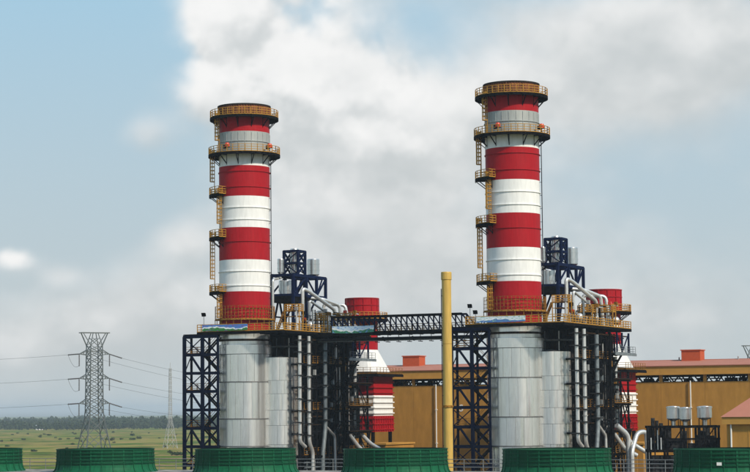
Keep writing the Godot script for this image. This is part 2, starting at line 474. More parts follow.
func make_pylon(at: Vector3, turn: float, high: float, label: String, thick: float) -> Node3D:
	var t := thing("electricity_pylon", label, "pylon", at, turn, "lattice electricity pylons")
	var k := high / 58.0
	var half := func(y: float) -> float:
		var q := y / k
		return k * (lerp(6.6, 3.3, clamp(q / 19.0, 0.0, 1.0)) if q < 19.0 else lerp(3.3, 2.9, (q - 19.0) / 33.0))
	var ys := [0.0, 10.0, 17.0, 21.0, 24.2, 27.4, 30.6, 33.8, 37.0, 40.2, 43.4, 46.4, 49.2, 52.0]
	var corners := [Vector2(-1, -1), Vector2(1, -1), Vector2(1, 1), Vector2(-1, 1)]
	for c in corners:
		var mb := MB.new()
		for i in ys.size() - 1:
			var a: float = half.call(ys[i] * k)
			var b: float = half.call(ys[i + 1] * k)
			mb.bar(Vector3(c.x * a, ys[i] * k, c.y * a), Vector3(c.x * b, ys[i + 1] * k, c.y * b), thick)
		put(mb, "leg", M.lattice, t)
	for f in 4:
		var mb := MB.new()
		var c: Vector2 = corners[f]
		var d: Vector2 = corners[(f + 1) % 4]
		for i in ys.size() - 1:
			var a: float = half.call(ys[i] * k)
			var b: float = half.call(ys[i + 1] * k)
			var p := Vector3(c.x * a, ys[i] * k, c.y * a)
			var q := Vector3(d.x * a, ys[i] * k, d.y * a)
			var r := Vector3(c.x * b, ys[i + 1] * k, c.y * b)
			var s := Vector3(d.x * b, ys[i + 1] * k, d.y * b)
			mb.bar(p, s, thick * 0.7); mb.bar(q, r, thick * 0.7)
			if i % 3 == 2: mb.bar(r, s, thick * 0.6)
		put(mb, "bracing", M.lattice, t)
	for y in [24.2, 36.0, 47.5]:
		for s in [-1.0, 1.0]:
			var mb := MB.new()
			var b: float = half.call(y * k)
			var tip := Vector3(s * 7.6 * k, (y + 0.4) * k, 0)
			for z in [-1.0, 1.0]:
				mb.bar(Vector3(s * b, y * k, z * b), tip, thick * 0.75)
				mb.bar(Vector3(s * b, (y + 2.4) * k, z * b), tip, thick * 0.75)
				for j in 2:
					var f := (j + 1) / 3.0
					mb.bar(Vector3(s * b, y * k, z * b).lerp(tip, f), Vector3(s * b, (y + 2.4) * k, z * b).lerp(tip, f), thick * 0.5)
			put(mb, "cross_arm", M.lattice, t)
			var ins := MB.new()
			for j in 9: ins.tube(tip + Vector3(0, -0.5 - j * 0.6, 0) * k, tip + Vector3(0, -0.8 - j * 0.6, 0) * k, 0.36 * k, 8)
			ins.bar(tip, tip + Vector3(0, -5.8 * k, 0), 0.2 * k)
			put(ins, "insulator_string", M.insulator, t)
	var top := MB.new()
	for z in [-1.0, 1.0]:
		top.bar(Vector3(-7.2 * k, 58 * k, z * 1.4 * k), Vector3(7.2 * k, 58 * k, z * 1.4 * k), thick * 1.2)
		for s in [-1.0, 1.0]:
			top.bar(Vector3(s * 2.9 * k, 52 * k, z * 2.9 * k), Vector3(s * 6.2 * k, 58 * k, z * 1.4 * k), thick)
			top.bar(Vector3(s * 2.9 * k, 52 * k, z * 2.9 * k), Vector3(s * 1.2 * k, 58 * k, z * 1.4 * k), thick * 0.8)
			top.bar(Vector3(s * 2.9 * k, 52 * k, z * 2.9 * k), Vector3(-s * 1.6 * k, 55.5 * k, z * 2.2 * k), thick * 0.7)
	for x in [-7.2, -3.6, 0.0, 3.6, 7.2]: top.bar(Vector3(x * k, 58 * k, -1.4 * k), Vector3(x * k, 58 * k, 1.4 * k), thick * 0.6)
	put(top, "top_frame", M.lattice, t)
	return t

func make_mast(at: Vector3, high: float):
	var t := thing("radio_mast", "slender pale lattice mast with splayed legs beside the left-hand stair tower", "mast", at, 0.5)
	var w := func(y: float) -> float:
		return lerp(3.2, 0.8, y / 16.0) if y < 16.0 else lerp(0.8, 0.5, (y - 16.0) / (high - 16.0))
	var corners := [Vector2(-1, -1), Vector2(1, -1), Vector2(1, 1), Vector2(-1, 1)]
	var ys := [0.0, 6.0, 11.0, 16.0]
	while ys[-1] < high - 1.0: ys.append(ys[-1] + 2.4)
	for f in 4:
		var c: Vector2 = corners[f]
		var d: Vector2 = corners[(f + 1) % 4]
		var leg := MB.new()
		var br := MB.new()
		for i in ys.size() - 1:
			var a: float = w.call(ys[i])
			var b: float = w.call(ys[i + 1])
			leg.bar(Vector3(c.x * a, ys[i], c.y * a), Vector3(c.x * b, ys[i + 1], c.y * b), 0.17)
			br.bar(Vector3(c.x * a, ys[i], c.y * a), Vector3(d.x * b, ys[i + 1], d.y * b), 0.10)
			br.bar(Vector3(d.x * a, ys[i], d.y * a), Vector3(c.x * b, ys[i + 1], c.y * b), 0.10)
		put(leg, "leg", M.mast, t)
		put(br, "bracing", M.mast, t)
	var tip := MB.new()
	tip.tube(Vector3(0, ys[-1], 0), Vector3(0, ys[-1] + 3.0, 0), 0.15, 6)
	put(tip, "antenna", M.mast, t)

func wire(a: Vector3, b: Vector3, sag: float, label: String):
	var mb := MB.new()
	var p := a
	for i in 24:
		var f := (i + 1) / 24.0
		var q := a.lerp(b, f) + Vector3.DOWN * sag * 4.0 * f * (1.0 - f)
		mb.tube(p, q, 0.06, 5, -1.0, false)
		p = q
	tag(put(mb, "power_line", M.wire, self), label, "power line", "power lines strung between the pylons")

func make_pylons():
	var at := Vector3(-133.7, 0, -950)
	var turn := 0.5
	make_pylon(at, turn, 58.0, "large grey lattice pylon with three pairs of cross arms", 0.40)
	make_mast(Vector3(-115.2, 0, -1120), 44.0)
	make_pylon(Vector3(204, 0, -1080), 0.2, 53.0, "distant lattice pylon top showing over the hall roof at far right", 0.4)
	var words := ["topmost", "middle", "lowest"]
	var bx := Basis(Vector3.UP, turn)
	for i in 3:
		var y: float = [47.9, 36.4, 24.6][i]
		var l := at + bx * Vector3(-7.6, y, 0)
		var r := at + bx * Vector3(7.6, y, 0)
		var l2 := l + Vector3(-5.6, -0.3, -2.0)
		var r2 := r + Vector3(5.6, -1.9, -3.0)
		for q in [[l, l2, "left"], [r, r2, "right"]]:
			var st := thing("tension_insulator", "%s dark insulator string at the %s side of the large pylon" % [words[i], q[2]], "insulator", q[0], 0.0, "tension insulators of the large pylon")
			var m := MB.new()
			var d: Vector3 = q[1] - q[0]
			m.bar(Vector3.ZERO, d, 0.3)
			for j in 9: m.tube(d * (j + 0.3) / 9.0, d * (j + 0.7) / 9.0, 0.33, 8)
			put(m, "discs", M.insulator, st)
		wire(l2, Vector3(-260, y - 2.0, -1000), 1.0, "%s power line running left from the large pylon" % words[i])
		wire(r2, Vector3(-60, y - 9.0, -1350), 3.0, "%s power line running right from the large pylon" % words[i])
		wire(at + bx * Vector3(2.9, y - 2.4, 0), Vector3(-70, y - 16.0, -1300), 2.0, "%s power line sagging from the large pylon's body to the right" % words[i])
		var jp := MB.new()
		var p := l2
		for j in 10:
			var f := (j + 1) / 10.0
			var n: Vector3 = l2.lerp(l + Vector3(0, -5.6, 0), f) + Vector3.DOWN * 2.6 * sin(f * PI)
			jp.tube(p, n, 0.07, 5, -1.0, false)
			p = n
		tag(put(jp, "jumper_cable", M.wire, self), "%s drooping jumper cable left of the large pylon" % words[i], "cable", "jumper cables of the large pylon")

# ---------------------------------------------------------------- exhaust stack
const R := 4.08
func plate_course(parent: Node, r: float, y0: float, y1: float, count: int, axis: Vector3, seed_: int, a0 := 0.0):
	var g := RandomNumberGenerator.new()
	g.seed = seed_
	var kinds := []
	for i in 4:                                   # plates bow a little differently, as hand-fitted cladding does
		var mb := MB.new()
		var w := TAU / count
		var gap := 0.012 / r
		var bulge: float = [0.008, 0.030, 0.052, 0.018][i]
		var lean: float = [0.010, 0.028, -0.032, -0.012][i]
		var k := 4
		for j in k:
			var f0 := float(j) / k
			var f1 := float(j + 1) / k
			var g0: float = lerp(gap, w - gap, f0)
			var g1: float = lerp(gap, w - gap, f1)
			var r0: float = r + bulge * sin(f0 * PI) + lean * (f0 - 0.5)
			var r1: float = r + bulge * sin(f1 * PI) + lean * (f1 - 0.5)
			var a := Vector3(cos(g0) * r0, y0, -sin(g0) * r0)
			var b := Vector3(cos(g1) * r1, y0, -sin(g1) * r1)
			var up := Vector3.UP * (y1 - y0)
			var slope0 := bulge * PI * cos(f0 * PI) + lean
			var slope1 := bulge * PI * cos(f1 * PI) + lean
			var n0 := Vector3(cos(g0 + slope0 / (w * r) * -1.0), 0, -sin(g0 + slope0 / (w * r) * -1.0))
			var n1 := Vector3(cos(g1 + slope1 / (w * r) * -1.0), 0, -sin(g1 + slope1 / (w * r) * -1.0))
			mb.tri(a, b, b + up, n0, n1, n1); mb.tri(a, b + up, a + up, n0, n1, n0)
			if j == 0:
				var i0 := a * Vector3(0.992, 1, 0.992)
				mb.quad(a, i0, i0 + up, a + up, -b + a)
			if j == k - 1:
				var i1 := b * Vector3(0.992, 1, 0.992)
				mb.quad(b, i1, i1 + up, b + up, b - a)
		kinds.append(mb.mesh())
	for i in count:
		share(kinds[g.randi() % 4], "cladding_plate", M.plates[g.randi() % 5], parent, Transform3D(Basis(Vector3.UP, a0 + TAU * i / count), axis))

func ladder(parent: Node, ang: float, r: float, y0: float, y1: float):
	var mb := MB.new()
	var g := deg_to_rad(ang)
	var d := P(cos(g), 0, sin(g))
	var s := P(-sin(g), 0, cos(g))
	for k in [-1.0, 1.0]: mb.bar(d * r + s * 0.24 * k + Vector3.UP * y0, d * r + s * 0.24 * k + Vector3.UP * (y1 + 1.0), 0.075)
	var y := y0 + 0.3
	while y < y1:
		mb.bar(d * r + s * 0.24 + Vector3.UP * y, d * r - s * 0.24 + Vector3.UP * y, 0.035)
		y += 0.3
	var o := put(mb, "ladder", M.yellow, parent)
	var cg := MB.new()
	y = y0 + 2.2
	while y < y1 + 1.0:
		for i in 6:
			var a := PI * i / 6.0
			var b := PI * (i + 1) / 6.0
			cg.bar(d * (r + sin(a) * 0.72) + s * cos(a) * 0.38 + Vector3.UP * y, d * (r + sin(b) * 0.72) + s * cos(b) * 0.38 + Vector3.UP * y, 0.04, 0.11)
		y += 0.6
	for i in [1, 2, 3, 4, 5]:
		var a: float = PI * i / 6.0
		var p := d * (r + sin(a) * 0.72) + s * cos(a) * 0.38
		cg.bar(p + Vector3.UP * (y0 + 2.2), p + Vector3.UP * (y1 + 1.0), 0.075)
	put(cg, "safety_cage", M.yellow, o)

func ring_deck(parent: Node, y: float, r0: float, r1: float, a0: float, a1: float, full: bool):
	var k := 48 if full else 10
	var dk := MB.new()
	dk.lathe([Vector2(r0, y - 0.14), Vector2(r1, y - 0.14), Vector2(r1, y), Vector2(r0, y)], k, deg_to_rad(a0), deg_to_rad(a1))
	var deck := put(dk, "platform_deck", M.grating, parent)
	var ed := MB.new()
	ed.lathe([Vector2(r1 - 0.08, y - 0.42), Vector2(r1 + 0.03, y - 0.42), Vector2(r1 + 0.03, y + 0.02), Vector2(r1 - 0.08, y + 0.02)], k, deg_to_rad(a0), deg_to_rad(a1))
	put(ed, "edge_beam", M.dark, deck)
	var rl := MB.new()
	railing(rl, arc(r1 - 0.05, y, a0, a1, 36 if full else 6), false, 1.15, 1.2 if full else 0.9, 0.05)
	if not full:
		for e in [a0, a1]: railing(rl, [arc(r0, y, e, e, 1)[0], arc(r1 - 0.05, y, e, e, 1)[0]], false, 1.15, 0.9, 0.05)
	put(rl, "guard_rail", M.yellow, parent)
	var n := 12 if full else 3
	var drop := 1.75 if full else 1.5
	for i in n:
		var g := deg_to_rad(a0 + (a1 - a0) * (i + 0.5) / n)
		var d := P(cos(g), 0, sin(g))
		var mb := MB.new()
		mb.bar(d * (r0 - 0.1) + Vector3.UP * (y - drop), d * (r1 - 0.12) + Vector3.UP * (y - 0.3), 0.12)
		mb.bar(d * (r0 - 0.1) + Vector3.UP * (y - 0.25), d * (r1 - 0.08) + Vector3.UP * (y - 0.25), 0.12, 0.2)
		mb.bar(d * (r0 - 0.02) + Vector3.UP * (y - drop - 0.1), d * (r0 - 0.02) + Vector3.UP * (y - 0.15), 0.1)
		put(mb, "bracket", M.dark, parent)

func make_stack():
	var t := thing("exhaust_stack", "tall red and white banded exhaust stack right of the yellow pole", "chimney", UNIT, TURN, "pair of banded exhaust stacks")
	var levels := [0.0, 4.9, 9.7, 14.55, 18.86, 24.67, 29.08]
	var core := MB.new()
	core.lathe([Vector2(4.15, 0), Vector2(4.15, 29.1), Vector2(3.6, 29.1)], 64)
	put(core, "inner_shell", M.joint, t)
	for i in 6:
		plate_course(t, 4.21, levels[i] + 0.05, levels[i + 1] - 0.05, 20, Vector3.ZERO, 300 + i, i * 0.11)
		if i > 1:
			var fl := MB.new()
			fl.lathe([Vector2(4.2, levels[i] - 0.06), Vector2(4.3, levels[i] - 0.06), Vector2(4.27, levels[i] + 0.10), Vector2(4.2, levels[i] + 0.12)], 64)
			put(fl, "flashing_ring", M.joint, t)
	var neck := MB.new()
	neck.lathe([Vector2(4.0, 29.0), Vector2(4.3, 29.12), Vector2(4.3, 30.55), Vector2(4.0, 30.65)], 64)
	put(neck, "expansion_collar", M.plates[0], t)
	var n2 := MB.new()
	n2.lathe([Vector2(3.95, 30.6), Vector2(3.95, 32.6)], 64)
	put(n2, "neck", M.plates[3], t)
	var n3 := MB.new()
	n3.lathe([Vector2(3.9, 31.15), Vector2(4.35, 31.2), Vector2(4.35, 31.45), Vector2(3.9, 31.5)], 64)
	put(n3, "flange", M.brown_deck, t)
	var bands := [[32.6, 38.99, "red"], [38.99, 44.04, "white"], [44.04, 49.18, "red"], [49.18, 54.18, "white"], [54.18, 59.05, "red"], [59.05, 61.2, "white"], [61.2, 64.54, "grey_band"], [64.54, 67.0, "red"]]
	for b in bands:
		var mb := MB.new()
		mb.lathe([Vector2(R, b[0]), Vector2(R, b[1])], 72)
		put(mb, "painted_band", M[b[2]], t).set_meta("label", "%s painted steel band" % ("pale grey" if b[2] == "grey_band" else b[2]))
	for y in [36.43, 39.96, 42.23, 46.98, 50.46, 52.4, 55.7, 58.2, 63.0]:
		var col: String = "red"
		for b in bands:
			if y > b[0] and y < b[1]: col = b[2]
		var mb := MB.new()
		mb.lathe([Vector2(R - 0.02, y - 0.09), Vector2(R + 0.13, y - 0.09), Vector2(R + 0.13, y + 0.03), Vector2(R - 0.02, y + 0.03)], 72)
		put(mb, "stiffener_ring", M[col], t)
	# weld seams of the grey course
	var seams := MB.new()
	for i in 24:
		var g := TAU * i / 24.0
		var d := Vector3(cos(g), 0, sin(g)) * (R + 0.02)
		seams.bar(d + Vector3.UP * 61.3, d + Vector3.UP * 64.4, 0.07)
	put(seams, "seam_strips", M.galv, t)
	# weathered outlet with upright ribs
	var out := MB.new()
	out.lathe([Vector2(R, 66.95), Vector2(4.16, 67.0), Vector2(4.16, 68.9), Vector2(3.9, 68.9), Vector2(3.9, 60.0)], 72)
	put(out, "outlet_ring", M.rust, t)
	for i in 64:
		var g := TAU * i / 64.0
		var d := Vector3(cos(g), 0, sin(g)) * 4.2
		beam(t, "outlet_rib", d + Vector3.UP * 67.05, d + Vector3.UP * 68.8, 0.09, M.rust)
	var lip := MB.new()
	lip.lathe([Vector2(4.1, 68.75), Vector2(4.3, 68.75), Vector2(4.3, 68.98), Vector2(3.88, 68.98), Vector2(3.88, 68.7)], 72)
	put(lip, "top_lip", M.soot, t)
	ring_deck(t, 67.06, R, 5.5, 0.0, 360.0, true)
	ring_deck(t, 61.1, R, 5.75, 0.0, 360.0, true)
	for y in [54.6, 47.7, 39.0]: ring_deck(t, y, R, 5.65, 192.0, 252.0, false)
	ladder(t, 233.0, 4.45, 61.1, 67.0)
	ladder(t, 212.0, 4.8, 54.6, 61.0)
	ladder(t, 240.0, 4.42, 47.7, 54.6)
	ladder(t, 212.0, 4.8, 39.0, 47.7)
	ladder(t, 240.0, 4.42, 32.7, 39.0)
	# yellow caged walkway round the foot of the painted part
	var cage := MB.new()
	railing(cage, arc(4.75, 34.6, 215, 400, 26), false, 2.1, 0.75, 0.035, 4)
	for p in arc(4.75, 32.4, 215, 400, 12): cage.bar(p, p + Vector3.UP * 2.2, 0.08)
	put(cage, "foot_cage", M.yellow_dull, t)
	var walk := MB.new()
	walk.lathe([Vector2(4.1, 34.45), Vector2(4.85, 34.45), Vector2(4.85, 34.58), Vector2(4.1, 34.58)], 40, deg_to_rad(215), deg_to_rad(400))
	put(walk, "foot_walkway", M.yellow_dull, t)
	# insulated inlet casing standing against the stack
	var ax := P(4.6, 0, 2.8)
	var duct := Node3D.new()
	duct.name = "inlet_casing"
	t.add_child(duct)
	var dc := MB.new()
	dc.lathe([Vector2(2.93, 0), Vector2(2.93, 28.5), Vector2(0.01, 28.95)], 40)
	var dco := put(dc, "inner_shell", M.joint, duct)
	dco.position = ax
	var y := 0.0
	var i := 0
	while y < 28.0:
		var hgt: float = [2.6, 2.1, 3.0, 2.4][i % 4]
		if y + hgt > 26.8: hgt = 28.55 - y
		plate_course(duct, 3.0, y + 0.02, y + hgt - 0.02, 16, ax, 500 + i, 0.13 * i)
		y += hgt
		i += 1
	var cd := MB.new()
	var dg := P(cos(deg_to_rad(12.0)), 0, sin(deg_to_rad(12.0)))
	cd.tube(dg * 4.42 + Vector3.UP * 33.0, dg * 4.42 + Vector3.UP * 60.9, 0.07, 6)
	for k in 14: cd.bar(dg * 4.05 + Vector3.UP * (34.0 + k * 2.0), dg * 4.46 + Vector3.UP * (34.0 + k * 2.0), 0.06)
	put(cd, "conduit", M.pipe_dark, t)
	twin(t, "red and white banded exhaust stack nearest the big lattice pylon")

func beacon(ang: float, r: float, y: float, lr: String, ll: String):
	var g := deg_to_rad(ang)
	var t := thing("warning_beacon", lr, "beacon", UNIT + U * cos(g) * r + V * sin(g) * r + Vector3.UP * y, TURN, "red warning beacons on the stacks")
	var a := MB.new()
	a.bar(Vector3.ZERO, Vector3(0, 0.75, 0), 0.12)
	a.box(Vector3(-0.62, 0.55, -0.15), Vector3(-0.22, 1.15, 0.15)); a.bar(Vector3(-0.3, 0.7, 0), Vector3(0, 0.7, 0), 0.08)
	put(a, "bracket", M.black, t)
	var b := MB.new()
	b.lathe([Vector2(0.2, 0.7), Vector2(0.38, 0.78), Vector2(0.4, 1.2), Vector2(0.32, 1.42), Vector2(0.01, 1.5)], 16)
	put(b, "lamp_body", M.beacon, t)
	var c := MB.new()
	c.lathe([Vector2(0.42, 0.72), Vector2(0.46, 0.72), Vector2(0.46, 0.8), Vector2(0.42, 0.8)], 16)
	put(c, "collar", M.black, t)
	twin(t, ll)

func floodlight(u: float, v: float, y: float, h: float, lr: String, ll: String):
	var t := thing("floodlight", lr, "floodlight", W(u, y, v), TURN, "floodlights on the service platforms")
	var a := MB.new()
	a.tube(Vector3.ZERO, Vector3(0, h, 0), 0.05, 6)
	put(a, "mast", M.galv, t)
	var b := MB.new()
	b.hexa([Vector3(-0.35, h - 0.1, 0.05), Vector3(0.35, h - 0.1, 0.05), Vector3(0.25, h, -0.3), Vector3(-0.25, h, -0.3), Vector3(-0.35, h + 0.5, 0.25), Vector3(0.35, h + 0.5, 0.25), Vector3(0.25, h + 0.4, -0.2), Vector3(-0.25, h + 0.4, -0.2)])
	put(b, "lamp_housing", M.black, t)
	if ll: twin(t, ll)

# ---------------------------------------------------------------- service platform
const DECK := 32.65
func make_platform():
	var t := thing("service_platform", "broad dark steel platform with yellow railing round the right-hand stack", "platform", UNIT, TURN, "raised service platforms")
	var a := -6.0
	var b := 9.5
	var c := -4.75
	var d := 27.0
	var h := 4.45
	for q in [[a, b, c, -h], [a, -h, -h, h], [h, b, -h, h], [a, b, h, 10.0], [a, b, 10.0, 18.5], [a, b, 18.5, d]]:
		block(t, "deck_plate", P(q[0] + 0.02, DECK - 0.12, q[3] - 0.02), P(q[1] - 0.02, DECK, q[2] + 0.02), M.grating)
	for q in [[P(a, 0, c), P(b, 0, c)], [P(b, 0, c), P(b, 0, d)], [P(b, 0, d), P(a, 0, d)], [P(a, 0, d), P(a, 0, c)]]:
		beam(t, "edge_beam", q[0] + Vector3.UP * (DECK - 0.24), q[1] + Vector3.UP * (DECK - 0.24), 0.22, M.dark, 0.44)
	for v in [5.0, 9.5, 14.0, 18.5, 23.0]:
		beam(t, "floor_beam", P(a + 0.15, DECK - 0.36, v), P(b - 0.15, DECK - 0.36, v), 0.2, M.dark, 0.46)
	for u in [-5.2, 5.2, 7.6]:
		beam(t, "joist", P(u, DECK - 0.36, c + 0.2), P(u, DECK - 0.36, d - 0.2), 0.16, M.dark, 0.36)
	for q in [[a + 0.3, 5.0], [a + 0.3, 14.0], [a + 0.3, 23.0], [b - 0.3, 5.0], [b - 0.3, 11.0], [b - 0.3, 17.0]]:
		beam(t, "column", P(q[0], 0, q[1]), P(q[0], DECK - 0.7, q[1]), 0.42, M.dark)
	for q in [[5.0, 11.0], [11.0, 17.0]]:
		for y in [9.0, 16.5, 24.0]:
			beam(t, "brace", P(b - 0.3, y, q[0]), P(b - 0.3, y + 7.2, q[1]), 0.2, M.dark)
	# hanging lower landing at the far end
	for q in [[b - 0.3, 20.6], [b - 0.3, 23.2], [b - 0.3, 26.6], [6.8, 26.6]]:
		beam(t, "hanger", P(q[0], 28.6, q[1]), P(q[0], DECK - 0.7, q[1]), 0.26, M.navy)
	beam(t, "brace", P(b - 0.3, 28.8, 23.2), P(b - 0.3, DECK - 0.8, 26.6), 0.16, M.navy)
	beam(t, "brace", P(b - 0.3, DECK - 0.8, 20.6), P(b - 0.3, 28.8, 23.2), 0.16, M.navy)
	block(t, "lower_landing", P(6.4, 28.45, 28.2), P(b + 0.4, 28.65, 18.0), M.grating)
	beam(t, "edge_beam", P(b + 0.42, 28.5, 17.6), P(b + 0.42, 28.5, 28.2), 0.16, M.pipe_grey, 0.4)
	beam(t, "knee_brace", P(b - 0.5, 25.6, 18.2), P(b - 0.5, 28.4, 23.4), 0.24, M.dark)
	var lr := MB.new()
	railing(lr, [P(b + 0.35, 28.66, 18.2), P(b + 0.35, 28.66, 28.1), P(6.5, 28.66, 28.1)], false, 1.1, 1.4, 0.03)
	put(lr, "guard_rail", M.pipe_grey, t)
	var mb := MB.new()
	railing(mb, [P(a, DECK, 6.6), P(a, DECK, c), P(b, DECK, c), P(b, DECK, d), P(a, DECK, d), P(a, DECK, 9.4)], false, 1.15, 1.25, 0.06)
	put(mb, "guard_rail", M.yellow, t)
	# hangers, cable trays and pipes slung under the deck
	for k in 4:
		beam(t, "cable_tray", P(9.0 - 0.5 * k, 31.4 - 0.25 * k, 1.0), P(9.0 - 0.5 * k, 31.4 - 0.25 * k, 26.0), 0.26, [M.brown_deck, M.dark][k % 2], 0.18)
	twin(t, "broad dark steel platform with yellow railing round the left-hand stack")

	# yellow access frames and stairs among the valves
	var spots := [[4.6, 8.2, 2.6, 3.6, "beside the stack"], [7.2, 12.6, 2.0, 2.2, "in the middle of the row of valves"], [8.0, 18.6, 3.0, 2.4, "under the sloping pipes"]]
	for q in spots:
		var f := thing("access_frame", "yellow ladder frame %s on the right-hand platform" % q[4], "access frame", W(q[0], DECK, q[1]), TURN, "yellow access frames among the valves")
		var w: float = q[2] * 0.5
		var hh: float = q[3]
		for sx in [-1.0, 1.0]:
			for sz in [-1.0, 1.0]: beam(f, "post", Vector3(sx * w, 0, sz * 0.7), Vector3(sx * w, hh + 1.1, sz * 0.7), 0.13, M.yellow)
		for yy in [0.4 * hh, 0.75 * hh]:
			for sz in [-1.0, 1.0]: beam(f, "rung", Vector3(-w, yy, sz * 0.7), Vector3(w, yy, sz * 0.7), 0.10, M.yellow_dull)
		block(f, "landing", Vector3(-w, hh - 0.08, -0.75), Vector3(w, hh, 0.75), M.yellow_dull)
		var fr := MB.new()
		railing(fr, [Vector3(-w, hh, 0.7), Vector3(w, hh, 0.7), Vector3(w, hh, -0.7), Vector3(-w, hh, -0.7)], true, 1.1, 0.7, 0.05)
		put(fr, "guard_rail", M.yellow, f)
		var st := MB.new()
		for s in [0.5, 1.1]: st.bar(Vector3(-w - 1.6, 0, s), Vector3(-w, hh, s), 0.06, 0.24)
		for k in 9: st.box(Vector3(-w - 1.6 + 1.6 * k / 9.0, hh * k / 9.0, 0.5), Vector3(-w - 1.35 + 1.6 * k / 9.0, hh * k / 9.0 + 0.05, 1.1))
		put(st, "steps", M.yellow_dull, f)
		twin(f, "yellow ladder frame %s on the left-hand platform" % q[4])
	var rn := RandomNumberGenerator.new()
	rn.seed = 64
	var cl := thing("valve_cluster", "crowd of short pipes, valves and yellow handles on the right-hand platform", "valves", UNIT, TURN, "crowds of valves on the platforms")
	for k in 26:
		var u := rn.randf_range(3.6, 9.0)
		var v := rn.randf_range(7.0, 25.0)
		var hh := rn.randf_range(0.8, 3.8)
		rod(cl, "stand_pipe", P(u, DECK, v), P(u, DECK + hh, v), rn.randf_range(0.07, 0.16), [M.pipe, M.pipe_dark, M.yellow_dull, M.pipe_grey, M.dark][k % 5])
		if k % 2 == 0:
			rod(cl, "cross_pipe", P(u, DECK + hh, v), P(u + rn.randf_range(-0.6, 0.6), DECK + hh, v + rn.randf_range(0.8, 2.6)), rn.randf_range(0.06, 0.12), [M.pipe, M.yellow_dull, M.dark][k % 3])
		if k % 3 == 0:
			block(cl, "actuator", P(u - 0.25, DECK + hh, v + 0.25), P(u + 0.25, DECK + hh + 0.55, v - 0.25), [M.yellow_dull, M.dark, M.beacon, M.galv][k % 4])
	twin(cl, "crowd of short pipes, valves and yellow handles on the left-hand platform")
	# valves and drums
	var vs := [[7.0, 9.4, 0.62, "closest to the stack"], [7.3, 15.8, 0.7, "in the middle"], [8.3, 23.2, 0.55, "at the far end"]]
	for q in vs:
		var f := thing("valve_drum", "round silver valve drum %s of the right-hand platform" % q[3], "valve", W(q[0], DECK, q[1]), TURN, "silver valve drums on the platforms")
		var dm := MB.new()
		var r: float = q[2]
		var prof := []
		for k in 13:
			var g := -PI * 0.5 + PI * k / 12.0
			prof.append(Vector2(max(0.01, cos(g) * r), 1.25 + sin(g) * r * 1.1))
		dm.lathe(prof, 20)
		put(dm, "drum", M.pipe, f)
		for sx in [-0.4, 0.4]: beam(f, "support_leg", Vector3(sx, 0, 0), Vector3(sx, 0.9, 0), 0.12, M.dark)
		var wheel := MB.new()
		wheel.tube(Vector3(0, 1.3 + r, 0), Vector3(0, 2.2 + r, 0), 0.07, 8)
		wheel.tube(Vector3(0, 2.15 + r, 0), Vector3(0, 2.22 + r, 0), 0.34, 12)
		put(wheel, "spindle", M.dark, f)
		twin(f, "round silver valve drum %s of the left-hand platform" % q[3])

# ---------------------------------------------------------------- navy silencer frame and its silencers
func silencer(u: float, v: float, y0: float, y1: float, r: float, lr: String, ll: String):
	var t := thing("vent_silencer", lr, "silencer", W(u, y0, v), TURN, "grey vent silencers in the navy frames")
	var a := MB.new()
	var h := y1 - y0
	a.lathe([Vector2(r * 0.5, 0), Vector2(r, 0.35), Vector2(r, h - 0.12), Vector2(r * 0.94, h), Vector2(r * 0.6, h), Vector2(r * 0.6, h - 0.5)], 28)
	put(a, "shell", M.tank, t)
	for k in [0.35, 0.7]:
		var b := MB.new()
		b.lathe([Vector2(r, h * k), Vector2(r + 0.05, h * k), Vector2(r + 0.05, h * k + 0.12), Vector2(r, h * k + 0.12)], 28)
		put(b, "band", M.tank, t)
	twin(t, ll)

